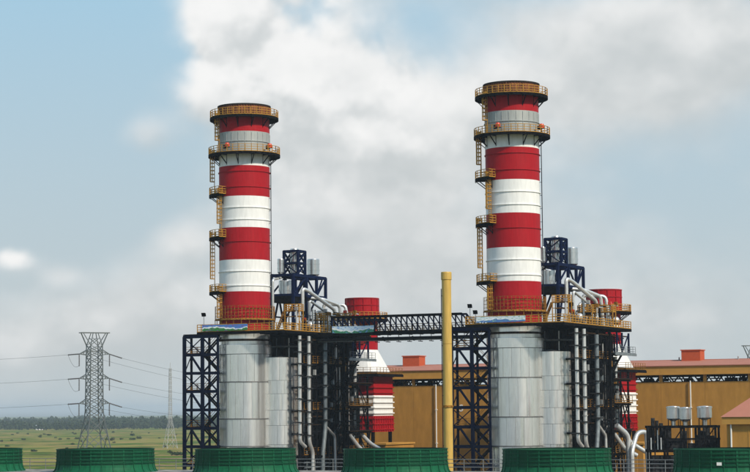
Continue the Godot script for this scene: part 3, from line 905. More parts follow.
func make_silencers():
	var t := thing("silencer_frame", "navy braced steel frame with a tower just right of the right-hand stack", "steel frame", UNIT, TURN, "navy steel silencer frames")
	var ua := -1.0
	var ub := 3.0
	var va := [11.0, 15.8, 19.6, 23.0]
	for u in [ua, ub]:
		for i in 4:
			var low: float = DECK if i < 2 else 38.9
			beam(t, "post", P(u, low, va[i]), P(u, 42.5, va[i]), 0.42, M.navy)
		for y in [39.1, 42.4]:
			for i in 3: beam(t, "beam", P(u, y, va[i]), P(u, y, va[i + 1]), 0.36, M.navy, 0.5)
		for i in 3:
			var flip := i % 2 == 0
			beam(t, "brace", P(u, 39.2 if flip else 42.3, va[i]), P(u, 42.3 if flip else 39.2, va[i + 1]), 0.22, M.navy)
			if i == 2: beam(t, "brace", P(u, 39.2, va[2]), P(u, 42.3, va[3] - 1.2), 0.2, M.navy)
		beam(t, "brace", P(u, DECK, va[0]), P(u, 38.9, 13.6), 0.26, M.navy)
		beam(t, "brace", P(u, DECK + 0.4, va[1]), P(u, 38.9, 13.6), 0.26, M.navy)
		beam(t, "brace", P(u, 35.2, va[1]), P(u, 38.9, va[2]), 0.24, M.navy)
		beam(t, "beam", P(u, 35.6, va[0]), P(u, 35.6, va[1]), 0.24, M.navy)
	for v in va:
		for y in [39.1, 42.4]: beam(t, "cross_beam", P(ua, y, v), P(ub, y, v), 0.28, M.navy, 0.4)
	block(t, "floor", P(ua - 0.1, 38.7, 23.2), P(ub + 0.1, 38.95, 10.8), M.dark)
	block(t, "floor_girder", P(ua, 37.9, 16.2), P(ub, 38.7, 10.9), M.dark)
	# tower
	for u in [0.2, 2.8]:
		for v in [13.2, 15.8]:
			beam(t, "tower_post", P(u, 42.5, v), P(u, 46.6, v), 0.38, M.navy)
			if u < 1.0: beam(t, "tower_brace", P(0.2, 44.5, v), P(2.8, 46.4, v), 0.16, M.navy)
			if u < 1.0: beam(t, "tower_brace", P(2.8, 42.7, v), P(0.2, 44.5, v), 0.16, M.navy)
		for q in [[42.7, 44.5], [44.5, 46.4]]:
			beam(t, "tower_brace", P(u, q[0], 13.2), P(u, q[1], 15.8), 0.24, M.navy)
			beam(t, "tower_brace", P(u, q[1], 13.2), P(u, q[0], 15.8), 0.24, M.navy)
		for y in [44.5, 46.5]: beam(t, "tower_beam", P(u, y, 13.2), P(u, y, 15.8), 0.36, M.navy)
	for v in [13.2, 15.8]:
		for y in [44.5, 46.5]: beam(t, "tower_beam", P(0.2, y, v), P(2.8, y, v), 0.36, M.navy)
	twin(t, "navy braced steel frame with a tower beside the left-hand stack")
	silencer(1.5, 14.5, 42.6, 46.95, 0.72, "slim silencer inside the navy tower by the right-hand stack", "slim silencer inside the navy tower by the left-hand stack")
	silencer(1.9, 20.6, 42.62, 45.6, 1.05, "pale upright silencer right of the right-hand navy tower", "pale upright silencer right of the left-hand navy tower")
	silencer(0.0, 12.4, 42.62, 45.2, 0.55, "grey silencer tucked behind the right-hand navy tower next to the stack", "grey silencer tucked behind the left-hand navy tower")
	silencer(0.6, 13.0, 39.0, 41.6, 1.15, "short silver drum inside the box of the right-hand navy frame", "short silver drum inside the box of the left-hand navy frame")

func pipe_thing(called: String, pts: Array, r: float, m: Material, lr: String, ll: String, flanges := []):
	var t := thing(called, lr, "pipe", UNIT, TURN, "large bare metal pipes of the units")
	var a := MB.new()
	a.pipe(pts, r, 14)
	put(a, "run", m, t)
	for q in flanges:
		var b := MB.new()
		b.tube(q - Vector3.UP * 0.09, q + Vector3.UP * 0.09, r * 1.35, 14)
		put(b, "flange", M.galv, t)
	if called == "riser_pipe" and pts[0].y < DECK and pts[0].y - pts[1].y > 10.0:
		var y: float = pts[1].y + 1.2
		while y < pts[0].y - 0.5:
			var c: Vector3 = Vector3(pts[0].x, y, pts[0].z)
			block(t, "pipe_clamp", c - Vector3(r * 1.6, 0.09, r * 1.6), c + Vector3(r * 1.6, 0.09, r * 1.6), M.equip)
			beam(t, "clamp_arm", c + Vector3(-1.2, 0, 0), c, 0.12, M.equip)
			y += 1.85
	if ll: twin(t, ll)

func make_pipes():
	pipe_thing("steam_pipe", [P(3.5, DECK, 13.4), P(3.5, 40.2, 13.4), P(4.0, 39.9, 14.4), P(5.6, 37.4, 19.6), P(5.9, 36.9, 20.6), P(5.9, 20.0, 20.6)], 0.32, M.pipe, "upper sloping steam pipe that bends down at the right-hand platform", "upper sloping steam pipe that bends down at the left-hand platform", [P(5.9, 33.8, 20.6), P(3.5, 34.2, 13.4)])
	pipe_thing("steam_pipe", [P(4.3, DECK, 14.4), P(4.3, 38.3, 14.4), P(5.9, 35.7, 19.6), P(5.9, DECK, 19.6)], 0.22, M.pipe, "thin lower sloping pipe under the steam pipe at the right", "thin lower sloping pipe under the steam pipe at the left", [P(4.3, 34.0, 14.4)])
	pipe_thing("steam_pipe", [P(2.2, DECK, 17.0), P(2.2, 38.9, 17.0), P(4.6, 38.7, 18.4), P(6.4, 37.7, 21.4), P(6.6, DECK, 22.0)], 0.28, M.pipe, "arched silver pipe behind the sloping pipes of the right-hand unit", "arched silver pipe behind the sloping pipes of the left-hand unit", [P(6.6, 33.8, 22.0)])
	pipe_thing("steam_pipe", [P(3.4, DECK, 21.4), P(3.4, 38.0, 21.4), P(6.6, 37.8, 23.2), P(7.4, DECK, 23.4)], 0.28, M.pipe, "rearmost arched silver pipe of the right-hand unit", "rearmost arched silver pipe of the left-hand unit", [P(3.4, 34.2, 21.4)])
	pipe_thing("riser_pipe", [P(0.2, DECK, 9.2), P(0.2, 41.6, 9.2), P(0.2, 42.0, 12.0)], 0.2, M.pipe, "slim upright pipe between the right-hand stack and navy frame", "slim upright pipe between the left-hand stack and navy frame")
	pipe_thing("riser_pipe", [P(4.6, DECK, 16.4), P(4.6, 36.4, 16.4), P(4.6, 36.6, 18.4)], 0.2, M.pipe, "short pale pipe under the sloping pipes at right", "short pale pipe under the sloping pipes at left")

# ---------------------------------------------------------------- boiler casing and pipe rack under the platform
func make_boiler():
	var t := thing("boiler_casing", "dark ribbed boiler casing behind the pipes of the right-hand unit", "boiler", UNIT, TURN, "dark boiler casings")
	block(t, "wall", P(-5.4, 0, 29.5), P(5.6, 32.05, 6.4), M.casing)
	for k in 12: beam(t, "buckstay", P(5.75, 2.0 + k * 2.5, 6.4), P(5.75, 2.0 + k * 2.5, 29.5), 0.3, M.dark, 0.34)
	for k in 7: beam(t, "stiffener", P(5.7, 0, 7.5 + k * 3.5), P(5.7, 32.0, 7.5 + k * 3.5), 0.2, M.dark, 0.25)
	for k in 6:
		beam(t, "buckstay", P(-5.4, 20.0 + k * 2.1, 6.25), P(5.6, 20.0 + k * 2.1, 6.25), 0.28, M.equip, 0.3)
		beam(t, "stiffener", P(-4.5 + k * 1.9, 0, 6.32), P(-4.5 + k * 1.9, 32.0, 6.32), 0.16, M.dark, 0.2)
	for k in 5:
		rod(t, "drain_pipe", P(2.6 + k * 0.75, 26.5 + 0.6 * (k % 3), 5.9), P(2.6 + k * 0.75, 31.8, 5.9), 0.08 + 0.03 * (k % 2), [M.pipe_grey, M.pipe_dark, M.brown_deck, M.pipe, M.equip][k])
	rod(t, "header_pipe", P(1.8, 30.4, 5.7), P(8.8, 30.4, 5.7), 0.16, M.pipe_grey)
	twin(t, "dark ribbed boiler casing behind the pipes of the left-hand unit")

	var g := RandomNumberGenerator.new()
	g.seed = 88
	var r := thing("pipe_rack", "dark rack of walkways, beams and thin pipes under the right-hand platform", "pipe rack", UNIT, TURN, "pipe racks under the platforms")
	for q in [[8.9, 1.6], [8.9, 7.4], [8.9, 13.2], [8.9, 19.0], [6.6, 6.0], [6.6, 12.0], [6.6, 18.0], [6.6, 24.0]]:
		beam(r, "column", P(q[0], 0, q[1]), P(q[0], 31.3, q[1]), 0.32, M.dark)
	var lv := 0
	for y in [5.0, 9.0, 12.8, 16.4, 20.0, 23.7, 27.4]:
		beam(r, "beam", P(8.9, y, 1.6), P(8.9, y, 19.0), 0.2, M.dark, 0.34)
		beam(r, "beam", P(6.6, y, 5.0), P(6.6, y, 26.0), 0.2, M.dark, 0.34)
		block(r, "walkway", P(6.7, y + 0.2, 19.2), P(8.8, y + 0.28, 3.2), M.brown_deck if lv % 2 == 0 else M.grating)
		for v in [1.6, 7.4, 13.2, 19.0]: beam(r, "cross_beam", P(6.4, y, v + 0.2), P(9.9, y, v + 0.2), 0.18, M.brown_deck if lv % 3 == 1 else M.dark, 0.28)
		var mb := MB.new()
		railing(mb, [P(9.0, y + 0.28, 3.0), P(9.0, y + 0.28, 19.2)], false, 1.1, 1.6, 0.03)
		put(mb, "guard_rail", M.yellow_dull if lv % 2 == 0 else M.pipe_dark, r)
		lv += 1
	# lighter extension beyond the last main column
	for v in [23.0, 26.8]: beam(r, "column", P(8.9, 0, v), P(8.9, 26.0, v), 0.26, M.dark)
	var lw := 0
	for y in [12.8, 16.4, 20.6, 24.4]:
		beam(r, "beam", P(8.9, y, 19.0), P(8.9, y, 28.0), 0.18, M.dark, 0.3)
		block(r, "walkway", P(6.7, y + 0.16, 28.4), P(9.2, y + 0.28, 19.3), M.brown_deck)
		var mb := MB.new()
		railing(mb, [P(9.1, y + 0.28, 19.4), P(9.1, y + 0.28, 28.3)], false, 1.1, 1.5, 0.035)
		put(mb, "guard_rail", M.yellow_dull if lw % 2 == 0 else M.pipe_dark, r)
		beam(r, "brace", P(8.8, y - 3.4, 23.0 if lw % 2 == 0 else 26.8), P(8.8, y, 26.8 if lw % 2 == 0 else 23.0), 0.14, M.dark)
		lw += 1
	for k in 14:
		var v := g.randf_range(20.0, 28.0)
		var y0 := g.randf_range(8.0, 18.0)
		rod(r, "riser", P(g.randf_range(6.8, 9.3), y0, v), P(g.randf_range(6.8, 9.3), y0 + g.randf_range(3.0, 9.0), v), g.randf_range(0.08, 0.17), [M.pipe_dark, M.dark, M.brown_deck, M.pipe_grey][k % 4])
	for k in 34:
		var u := g.randf_range(6.2, 9.7)
		var v := g.randf_range(4.0, 25.0)
		var y0 := g.randf_range(2.0, 18.0)
		var y1: float = min(31.0, y0 + g.randf_range(5.0, 16.0))
		rod(r, "riser", P(u, y0, v), P(u, y1, v), g.randf_range(0.06, 0.16), [M.pipe_dark, M.pipe_dark, M.pipe_grey, M.dark, M.pipe][k % 5])
	for k in 18:
		var y := g.randf_range(6.0, 30.5)
		var v := g.randf_range(2.0, 14.0)
		var u := g.randf_range(8.6, 9.6)
		rod(r, "branch_pipe", P(u, y, v), P(u, y, v + g.randf_range(3.0, 9.0)), g.randf_range(0.07, 0.15), [M.pipe_dark, M.pipe_grey, M.dark, M.brown_deck][k % 4])
	for k in 12:
		var y := g.randf_range(12.5, 30.0)
		var v := g.randf_range(3.0, 22.0)
		var s := g.randf_range(0.25, 0.5)
		block(r, "junction_box", P(9.05, y, v + s), P(9.4, y + s * 1.8, v), [M.pipe_grey, M.dark, M.yellow_dull, M.galv][k % 4])
	for k in 9:
		var y := 12.0 + k * 2.1
		var v := 4.0 + fmod(k * 5.3, 17.0)
		beam(r, "brace", P(8.7, y, v), P(8.7, y + 3.4, v + 4.6 * (1 if k % 2 == 0 else -1)), 0.14, M.dark)
	twin(r, "dark rack of walkways, beams and thin pipes under the left-hand platform")

	var a := "pale upright pipe %s below the right-hand platform"
	var b := "pale upright pipe %s below the left-hand platform"
	pipe_thing("riser_pipe", [P(9.5, 31.9, 0.6), P(9.5, 15.2, 0.6), P(9.6, 14.4, 2.2)], 0.28, M.pipe, a % "closest to the silver casing", b % "closest to the silver casing", [P(9.5, 22.0, 0.6), P(9.5, 27.5, 0.6)])
	pipe_thing("riser_pipe", [P(9.7, 31.9, 3.4), P(9.7, 15.0, 3.4), P(9.7, 13.6, 4.6), P(9.7, 4.0, 4.6)], 0.30, M.pipe, a % "second from the silver casing", b % "second from the silver casing", [P(9.7, 19.0, 3.4), P(9.7, 25.6, 3.4)])
	pipe_thing("riser_pipe", [P(9.75, 31.2, 9.0), P(9.75, 17.4, 9.0), P(9.75, 13.0, 8.0), P(9.75, 4.0, 8.0)], 0.36, M.pipe_grey, "wide blue grey pipe with a side branch below the right-hand platform", "wide blue grey pipe with a side branch below the left-hand platform", [P(9.75, 24.0, 9.0)])
	pipe_thing("branch_pipe", [P(9.75, 17.6, 9.0), P(9.85, 15.9, 12.2), P(9.85, 4.0, 12.6)], 0.24, M.pipe, "bent silver branch leaving the wide grey pipe at right", "bent silver branch leaving the wide grey pipe at left")
	pipe_thing("riser_pipe", [P(8.4, 28.2, 20.0), P(8.4, 16.4, 20.0), P(9.6, 13.6, 22.4), P(11.0, 12.6, 24.0)], 0.34, M.pipe, "silver pipe with a slanting foot below the right-hand landing", "silver pipe with a slanting foot below the left-hand landing", [P(8.4, 18.4, 20.0)])
	pipe_thing("riser_pipe", [P(7.4, 28.2, 25.0), P(7.4, 17.2, 25.0), P(9.2, 14.4, 27.2), P(11.0, 13.0, 29.0)], 0.36, M.pipe, "outer silver pipe with a slanting foot below the right-hand landing", "outer silver pipe with a slanting foot below the left-hand landing", [P(7.4, 19.4, 25.0), P(7.4, 24.0, 25.0)])
	# fat elbows that only the right-hand unit shows
	pipe_thing("elbow_duct", [P(11.6, 4.0, 18.0), P(11.6, 15.8, 18.0), P(10.4, 17.4, 16.0)], 0.42, M.pipe, "fat silver elbow duct at the foot of the right-hand pipe rack", "")
	pipe_thing("elbow_duct", [P(12.4, 10.0, 17.2), P(12.4, 13.4, 17.2), P(12.6, 16.2, 19.4), P(13.6, 16.4, 21.0), P(13.8, 4.0, 21.4)], 0.36, M.pipe, "hooked silver duct at right of the fat elbow duct", "")

# ---------------------------------------------------------------- stair tower left of each stack
func make_stair_tower():
	var t := thing("stair_tower", "dark navy lattice stair tower left of the right-hand stack", "stair tower", UNIT, TURN, "navy lattice stair towers")
	var us := [-8.4, -5.1, -2.3]
	var vf := -4.7
	var vb := -2.5
	var top := DECK - 0.7
	for i in 3:
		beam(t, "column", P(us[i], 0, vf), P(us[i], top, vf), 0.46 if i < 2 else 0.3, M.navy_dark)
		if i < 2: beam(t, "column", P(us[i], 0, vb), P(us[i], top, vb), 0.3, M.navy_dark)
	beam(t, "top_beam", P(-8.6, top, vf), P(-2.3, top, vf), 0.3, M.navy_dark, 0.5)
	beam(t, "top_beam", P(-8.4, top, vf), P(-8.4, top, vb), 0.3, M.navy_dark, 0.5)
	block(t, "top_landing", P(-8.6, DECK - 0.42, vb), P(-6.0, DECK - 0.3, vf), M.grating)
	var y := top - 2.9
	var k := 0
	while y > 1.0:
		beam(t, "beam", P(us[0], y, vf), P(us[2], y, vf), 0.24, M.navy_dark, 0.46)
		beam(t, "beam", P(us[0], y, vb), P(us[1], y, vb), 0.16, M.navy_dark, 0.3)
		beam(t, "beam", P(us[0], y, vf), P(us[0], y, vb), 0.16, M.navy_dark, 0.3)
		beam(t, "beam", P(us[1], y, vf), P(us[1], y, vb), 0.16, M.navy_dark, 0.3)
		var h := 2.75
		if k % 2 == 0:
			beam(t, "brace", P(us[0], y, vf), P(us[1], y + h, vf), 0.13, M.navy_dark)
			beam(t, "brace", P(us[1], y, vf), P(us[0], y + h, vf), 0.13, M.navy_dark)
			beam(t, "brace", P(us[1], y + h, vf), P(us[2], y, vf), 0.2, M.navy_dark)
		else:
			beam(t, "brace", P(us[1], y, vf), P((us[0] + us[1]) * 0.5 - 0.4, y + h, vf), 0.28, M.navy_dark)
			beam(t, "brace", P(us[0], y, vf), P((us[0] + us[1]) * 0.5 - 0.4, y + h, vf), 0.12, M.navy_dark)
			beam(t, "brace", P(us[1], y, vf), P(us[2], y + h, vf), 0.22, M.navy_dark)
		var st := MB.new()
		var a: Vector3 = P(us[1] - 0.5, y, vb - 0.7) if k % 2 == 0 else P(us[2] - 0.3, y, vb - 0.7)
		var b: Vector3 = P(us[2] - 0.3, y + 2.9, vb - 0.7) if k % 2 == 0 else P(us[1] - 0.5, y + 2.9, vb - 0.7)
		for s in [-0.4, 0.4]: st.bar(a + P(0, 0, s), b + P(0, 0, s), 0.06, 0.28)
		for j in 10:
			var p := a.lerp(b, (j + 0.5) / 10.0)
			st.box(p - Vector3(0.13, 0.02, 0.38), p + Vector3(0.13, 0.02, 0.38))
		put(st, "stair_flight", M.dark, t)
		block(t, "landing", P(us[0], y + 0.16, vb), P(us[1], y + 0.22, vf + 0.15), M.grating)
		if k % 2 == 0:
			var mb := MB.new()
			railing(mb, [P(us[0] + 0.1, y + 0.2, vf + 0.2), P(us[1] - 0.1, y + 0.2, vf + 0.2)], false, 1.05, 1.1, 0.045)
			railing(mb, [P(us[0] + 0.1, y + 0.2, vb), P(us[1], y + 0.2, vb)], false, 1.05, 1.1, 0.045)
			put(mb, "guard_rail", M.yellow_dull, t)
		var sr := MB.new()
		for s in [-0.42, 0.42]: sr.bar(a + P(0, 1.0, s), b + P(0, 1.0, s), 0.06)
		put(sr, "handrail", M.yellow_dull, t)
		y -= 2.9
		k += 1
	twin(t, "dark navy lattice stair tower left of the left-hand stack, against the grassland")

# ---------------------------------------------------------------- red and white bypass stack
func make_bypass():
	var t := thing("bypass_stack", "short red bypass stack behind the right-hand platform", "chimney", W(2.0, 0, 39.5), TURN, "short red bypass stacks")
	var a := MB.new()
	a.lathe([Vector2(2.95, 36.2), Vector2(2.95, 39.7), Vector2(3.05, 39.7), Vector2(3.05, 39.85), Vector2(2.75, 39.85), Vector2(2.75, 34.0)], 48)
	put(a, "upper_shell", M.red, t).set_meta("label", "red open top of the stack")
	for y in [37.2, 38.5]:
		var q := MB.new()
		q.lathe([Vector2(2.93, y), Vector2(3.06, y), Vector2(3.06, y + 0.12), Vector2(2.93, y + 0.12)], 48)
		put(q, "stiffener_ring", M.red, t)
	for i in 12:
		var g := TAU * i / 12.0
		var d := Vector3(cos(g), 0, sin(g)) * 2.99
		beam(t, "upright_rib", d + Vector3.UP * 36.2, d + Vector3.UP * 39.7, 0.12, M.red)
	var b := MB.new()
	b.lathe([Vector2(2.55, 33.4), Vector2(2.55, 36.3)], 48)
	put(b, "middle_shell", M.white, t).set_meta("label", "white middle section of the stack")
	var c := MB.new()
	c.lathe([Vector2(2.75, 30.7), Vector2(2.75, 33.5), Vector2(2.5, 33.5)], 48)
	put(c, "lower_shell", M.red, t).set_meta("label", "red section above the cone")
	ring_deck(t, 36.1, 2.55, 4.5, 0.0, 360.0, true)
	# cone that spreads to the square silencer
	var cone := MB.new()
	for i in 48:
		var p := []
		for k in 2:
			var g := TAU * (i + k) / 48.0
			var d := Vector3(cos(g), 0, sin(g))
			var m: float = 4.0 / max(absf(d.x), absf(d.z))
			p.append([d * 2.72 + Vector3.UP * 30.7, d * min(m, 5.2) + Vector3.UP * 26.75])
		cone.quad(p[0][1], p[1][1], p[1][0], p[0][0], p[0][0] - Vector3.UP * 30.7 + Vector3.UP)
	put(cone, "cone", M.white, t)
	block(t, "gallery", Vector3(-5.4, 26.2, -5.4), Vector3(5.4, 26.4, 5.4), M.grating)
	for q in [[Vector3(-5.4, 26.1, 5.4), Vector3(5.4, 26.1, 5.4)], [Vector3(5.4, 26.1, 5.4), Vector3(5.4, 26.1, -5.4)]]: beam(t, "gallery_beam", q[0], q[1], 0.2, M.dark, 0.4)
	var mb := MB.new()
	railing(mb, [Vector3(-5.3, 26.4, 5.3), Vector3(5.3, 26.4, 5.3), Vector3(5.3, 26.4, -5.3)], false, 1.1, 1.4, 0.04)
	put(mb, "guard_rail", M.yellow_dull, t)
	for q in [[22.65, 26.1, "red"], [19.1, 22.65, "white"], [16.3, 19.1, "red"]]:
		block(t, "silencer_wall", Vector3(-4.0, q[0], -4.0), Vector3(4.0, q[1], 4.0), M[q[2]]).set_meta("label", "%s painted wall course" % q[2])
		var y: float = q[0] + 0.35
		while y < q[1]:
			var rb := MB.new()
			rb.box(Vector3(-4.22, y, -4.22), Vector3(4.22, y + 0.2, 4.22))
			put(rb, "stiffener", M[q[2]], t)
			y += 0.95
	for i in 9: 
		beam(t, "upright_rib", Vector3(-3.9 + i * 0.97, 16.3, 4.1), Vector3(-3.9 + i * 0.97, 19.0, 4.1), 0.14, M.red)
		beam(t, "upright_rib", Vector3(4.1, 16.3, -3.9 + i * 0.97), Vector3(4.1, 19.0, -3.9 + i * 0.97), 0.14, M.red)
	for sx in [-3.6, 3.6]:
		for sz in [-3.6, 3.6]: beam(t, "support_column", Vector3(sx, 14.4, sz), Vector3(sx, 16.3, sz), 0.5, M.dark)
	twin(t, "short red bypass stack behind the truss bridge")
	t.position -= U * 1.1
	var e := thing("turbine_enclosure", "low ochre turbine enclosure under the right-hand bypass stack", "enclosure", W(2.5, 0, 39.0), TURN, "ochre turbine enclosures")
	block(e, "wall", Vector3(-6.5, 0, -6.5), Vector3(6.6, 14.1, 5.5), M.ochre)
	block(e, "roof", Vector3(-6.7, 14.1, -6.7), Vector3(6.8, 14.4, 5.7), M.ochre_trim)
	for k in 4: block(e, "louvre_panel", Vector3(-5.6 + k * 3.0, 9.4, 5.5), Vector3(-3.4 + k * 3.0, 12.6, 5.58), M.ochre_trim)
	twin(e, "low ochre turbine enclosure under the left-hand bypass stack")

# ---------------------------------------------------------------- truss bridge between the units
func make_bridge():
	var a := 12.1 - PITCH
	var b := -10.9
	var t := thing("truss_bridge", "dark truss footbridge joining the two stack platforms", "bridge", UNIT, TURN)
	var n := 12
	var lo := 32.25
	var hi := 34.95
	for v in [7.0, 9.0]:
		beam(t, "top_chord", P(a, hi, v), P(b - 0.6, hi, v), 0.26, M.dark, 0.3)
		beam(t, "bottom_chord", P(a - 2.7, lo, v), P(b + 5.0, lo, v), 0.28, M.dark, 0.55)
		for i in n + 1:
			var u: float = lerp(a, b - 0.6, float(i) / n)
			beam(t, "upright", P(u, lo, v), P(u, hi, v), 0.18, M.navy)
			if i < n:
				var w: float = lerp(a, b - 0.6, float(i + 1) / n)
				beam(t, "diagonal", P(u, hi, v), P(w, lo, v), 0.15, M.navy)
		beam(t, "end_post", P(b - 0.6, hi, v), P(b + 1.6, lo, v), 0.2, M.navy)
		var mb := MB.new()
		railing(mb, [P(a, lo + 0.25, v + (0.25 if v < 8.0 else -0.25)), P(b + 1.0, lo + 0.25, v + (0.25 if v < 8.0 else -0.25))], false, 1.1, 2.0, 0.035)
		put(mb, "handrail", M.yellow_dull, t)
	for i in n + 1:
		var u: float = lerp(a, b - 0.6, float(i) / n)
		beam(t, "cross_beam", P(u, hi, 7.0), P(u, hi, 9.0), 0.15, M.navy)
		beam(t, "cross_beam", P(u, lo - 0.2, 7.0), P(u, lo - 0.2, 9.0), 0.2, M.dark, 0.3)
		beam(t, "pipe_hanger", P(u, lo - 1.4, 8.0), P(u, lo - 0.2, 8.0), 0.08, M.dark)
		beam(t, "pipe_hanger", P(u, lo - 1.4, 7.2), P(u, lo - 1.4, 8.8), 0.12, M.dark)
	block(t, "walkway", P(a - 2.6, lo + 0.05, 8.85), P(b + 4.9, lo + 0.15, 7.15), M.brown_deck)
	for q in [[7.3, -0.85, 0.2, "pipe_dark"], [7.9, -1.1, 0.16, "pipe_grey"], [8.4, -0.95, 0.22, "pipe_dark"]]:
		var p := thing("bridge_pipe", "%s pipe slung under the truss bridge" % ["nearest dark", "grey middle", "rearmost dark"][[7.3, 7.9, 8.4].find(q[0])], "pipe", UNIT, TURN, "pipes under the bridge")
		var m := MB.new()
		m.pipe([P(a - 3.0, lo + q[1], q[0]), P(b + 5.0, lo + q[1], q[0])], q[2], 10)
		put(m, "run", M[q[3]], p)
		for i in 4:
			var u: float = lerp(a, b, (i + 0.7) / 4.5)
			var f := MB.new()
			f.tube(P(u, lo + q[1], q[0]), P(u + 0.18, lo + q[1], q[0]), q[2] * 1.4, 10)
			put(f, "flange", M.pipe_dark, p)

func banner_image(seed_: int, sky: Color, low: Color, accent: Color) -> ImageTexture:
	var im := Image.create(128, 24, false, Image.FORMAT_RGB8)
	var nz := FastNoiseLite.new()
	nz.seed = seed_; nz.frequency = 0.05
	for y in 24:
		for x in 128:
			var f := y / 23.0
			var edge := 0.55 + 0.18 * sin(x * 0.05 + seed_) + nz.get_noise_2d(x, y) * 0.25
			var c := sky if f < edge else low
			if nz.get_noise_2d(x * 1.7 + 90, y * 3.0) > 0.28: c = accent
			if absf(f - edge) < 0.10: c = Color(0.93, 0.95, 0.95)
			im.set_pixel(x, y, c)
	return ImageTexture.create_from_image(im)
func banner(a: Vector3, b: Vector3, h: float, tex: Texture2D, label: String, sag: float):
	var t := thing("banner", label, "banner", (a + b) * 0.5, TURN, "printed banners tied to railings")
	var inv := t.transform.affine_inverse()
	var p := inv * a
	var q := inv * b
	var m := StandardMaterial3D.new()
	m.albedo_texture = tex; m.roughness = 0.55
	var mb := MB.new()
	var n := 14
	for i in n:
		var pts := []
		for k in [i, i + 1]:
			var f := float(k) / n
			var e := p.lerp(q, f)
			var z := Vector3(0, 0, 0.05 * sin(f * 21.0))
			pts.append([e + z + Vector3.DOWN * (sag * 4.0 * f * (1.0 - f) + h), e + z * 0.3 + Vector3.DOWN * sag * 2.0 * f * (1.0 - f), f])
		var nn := Vector3(0, 0, 1)
		var f0: float = pts[0][2]
		var f1: float = pts[1][2]
		mb.tri(pts[0][0], pts[1][0], pts[1][1], nn, nn, nn, Vector2(f0, 1), Vector2(f1, 1), Vector2(f1, 0))
		mb.tri(pts[0][0], pts[1][1], pts[0][1], nn, nn, nn, Vector2(f0, 1), Vector2(f1, 0), Vector2(f0, 0))
	put(mb, "cloth", m, t)
	var ey := MB.new()
	for e in [p, q]: ey.tube(e + Vector3(0, 0.05, -0.1), e + Vector3(0, 0.05, 0.06), 0.05, 6)
	put(ey, "tie", M.black, t)

# ---------------------------------------------------------------- yellow pole
func make_pole():
	var t := thing("vent_pole", "plain tall yellow steel vent pipe between the two stacks", "vent pipe", Vector3(8.0, 0, -225))
	var a := MB.new()
	a.lathe([Vector2(0.53, 0), Vector2(0.53, 20.3)], 32)
	put(a, "lower_tube", M.pole, t)
	var b := MB.new()
	b.lathe([Vector2(0.53, 20.5), Vector2(0.53, 34.6)], 32)
	put(b, "upper_tube", M.pole, t)
	var c := MB.new()
	c.lathe([Vector2(0.5, 20.28), Vector2(0.62, 20.28), Vector2(0.62, 20.52), Vector2(0.5, 20.52)], 32)
	put(c, "flange", M.yellow_dull, t)
	var d := MB.new()
	d.lathe([Vector2(0.53, 34.55), Vector2(0.60, 34.65), Vector2(0.60, 35.4), Vector2(0.56, 35.5), Vector2(0.46, 35.5), Vector2(0.46, 33.0)], 32)
	put(d, "collar", M.pole, t)
	for y in [6.0, 13.0, 27.4]:
		var wd := MB.new()
		wd.lathe([Vector2(0.525, y - 0.03), Vector2(0.545, y), Vector2(0.525, y + 0.03)], 32)
		put(wd, "weld_seam", M.yellow_dull, t)
	var e := MB.new()
	e.tube(Vector3(-0.6, 0, 0.12), Vector3(-0.6, 33.6, 0.12), 0.045, 6)
	for k in 12: e.bar(Vector3(-0.6, 2.0 + k * 2.8, 0.12), Vector3(-0.5, 2.0 + k * 2.8, 0.12), 0.08)
	put(e, "conduit", M.pipe_dark, t)

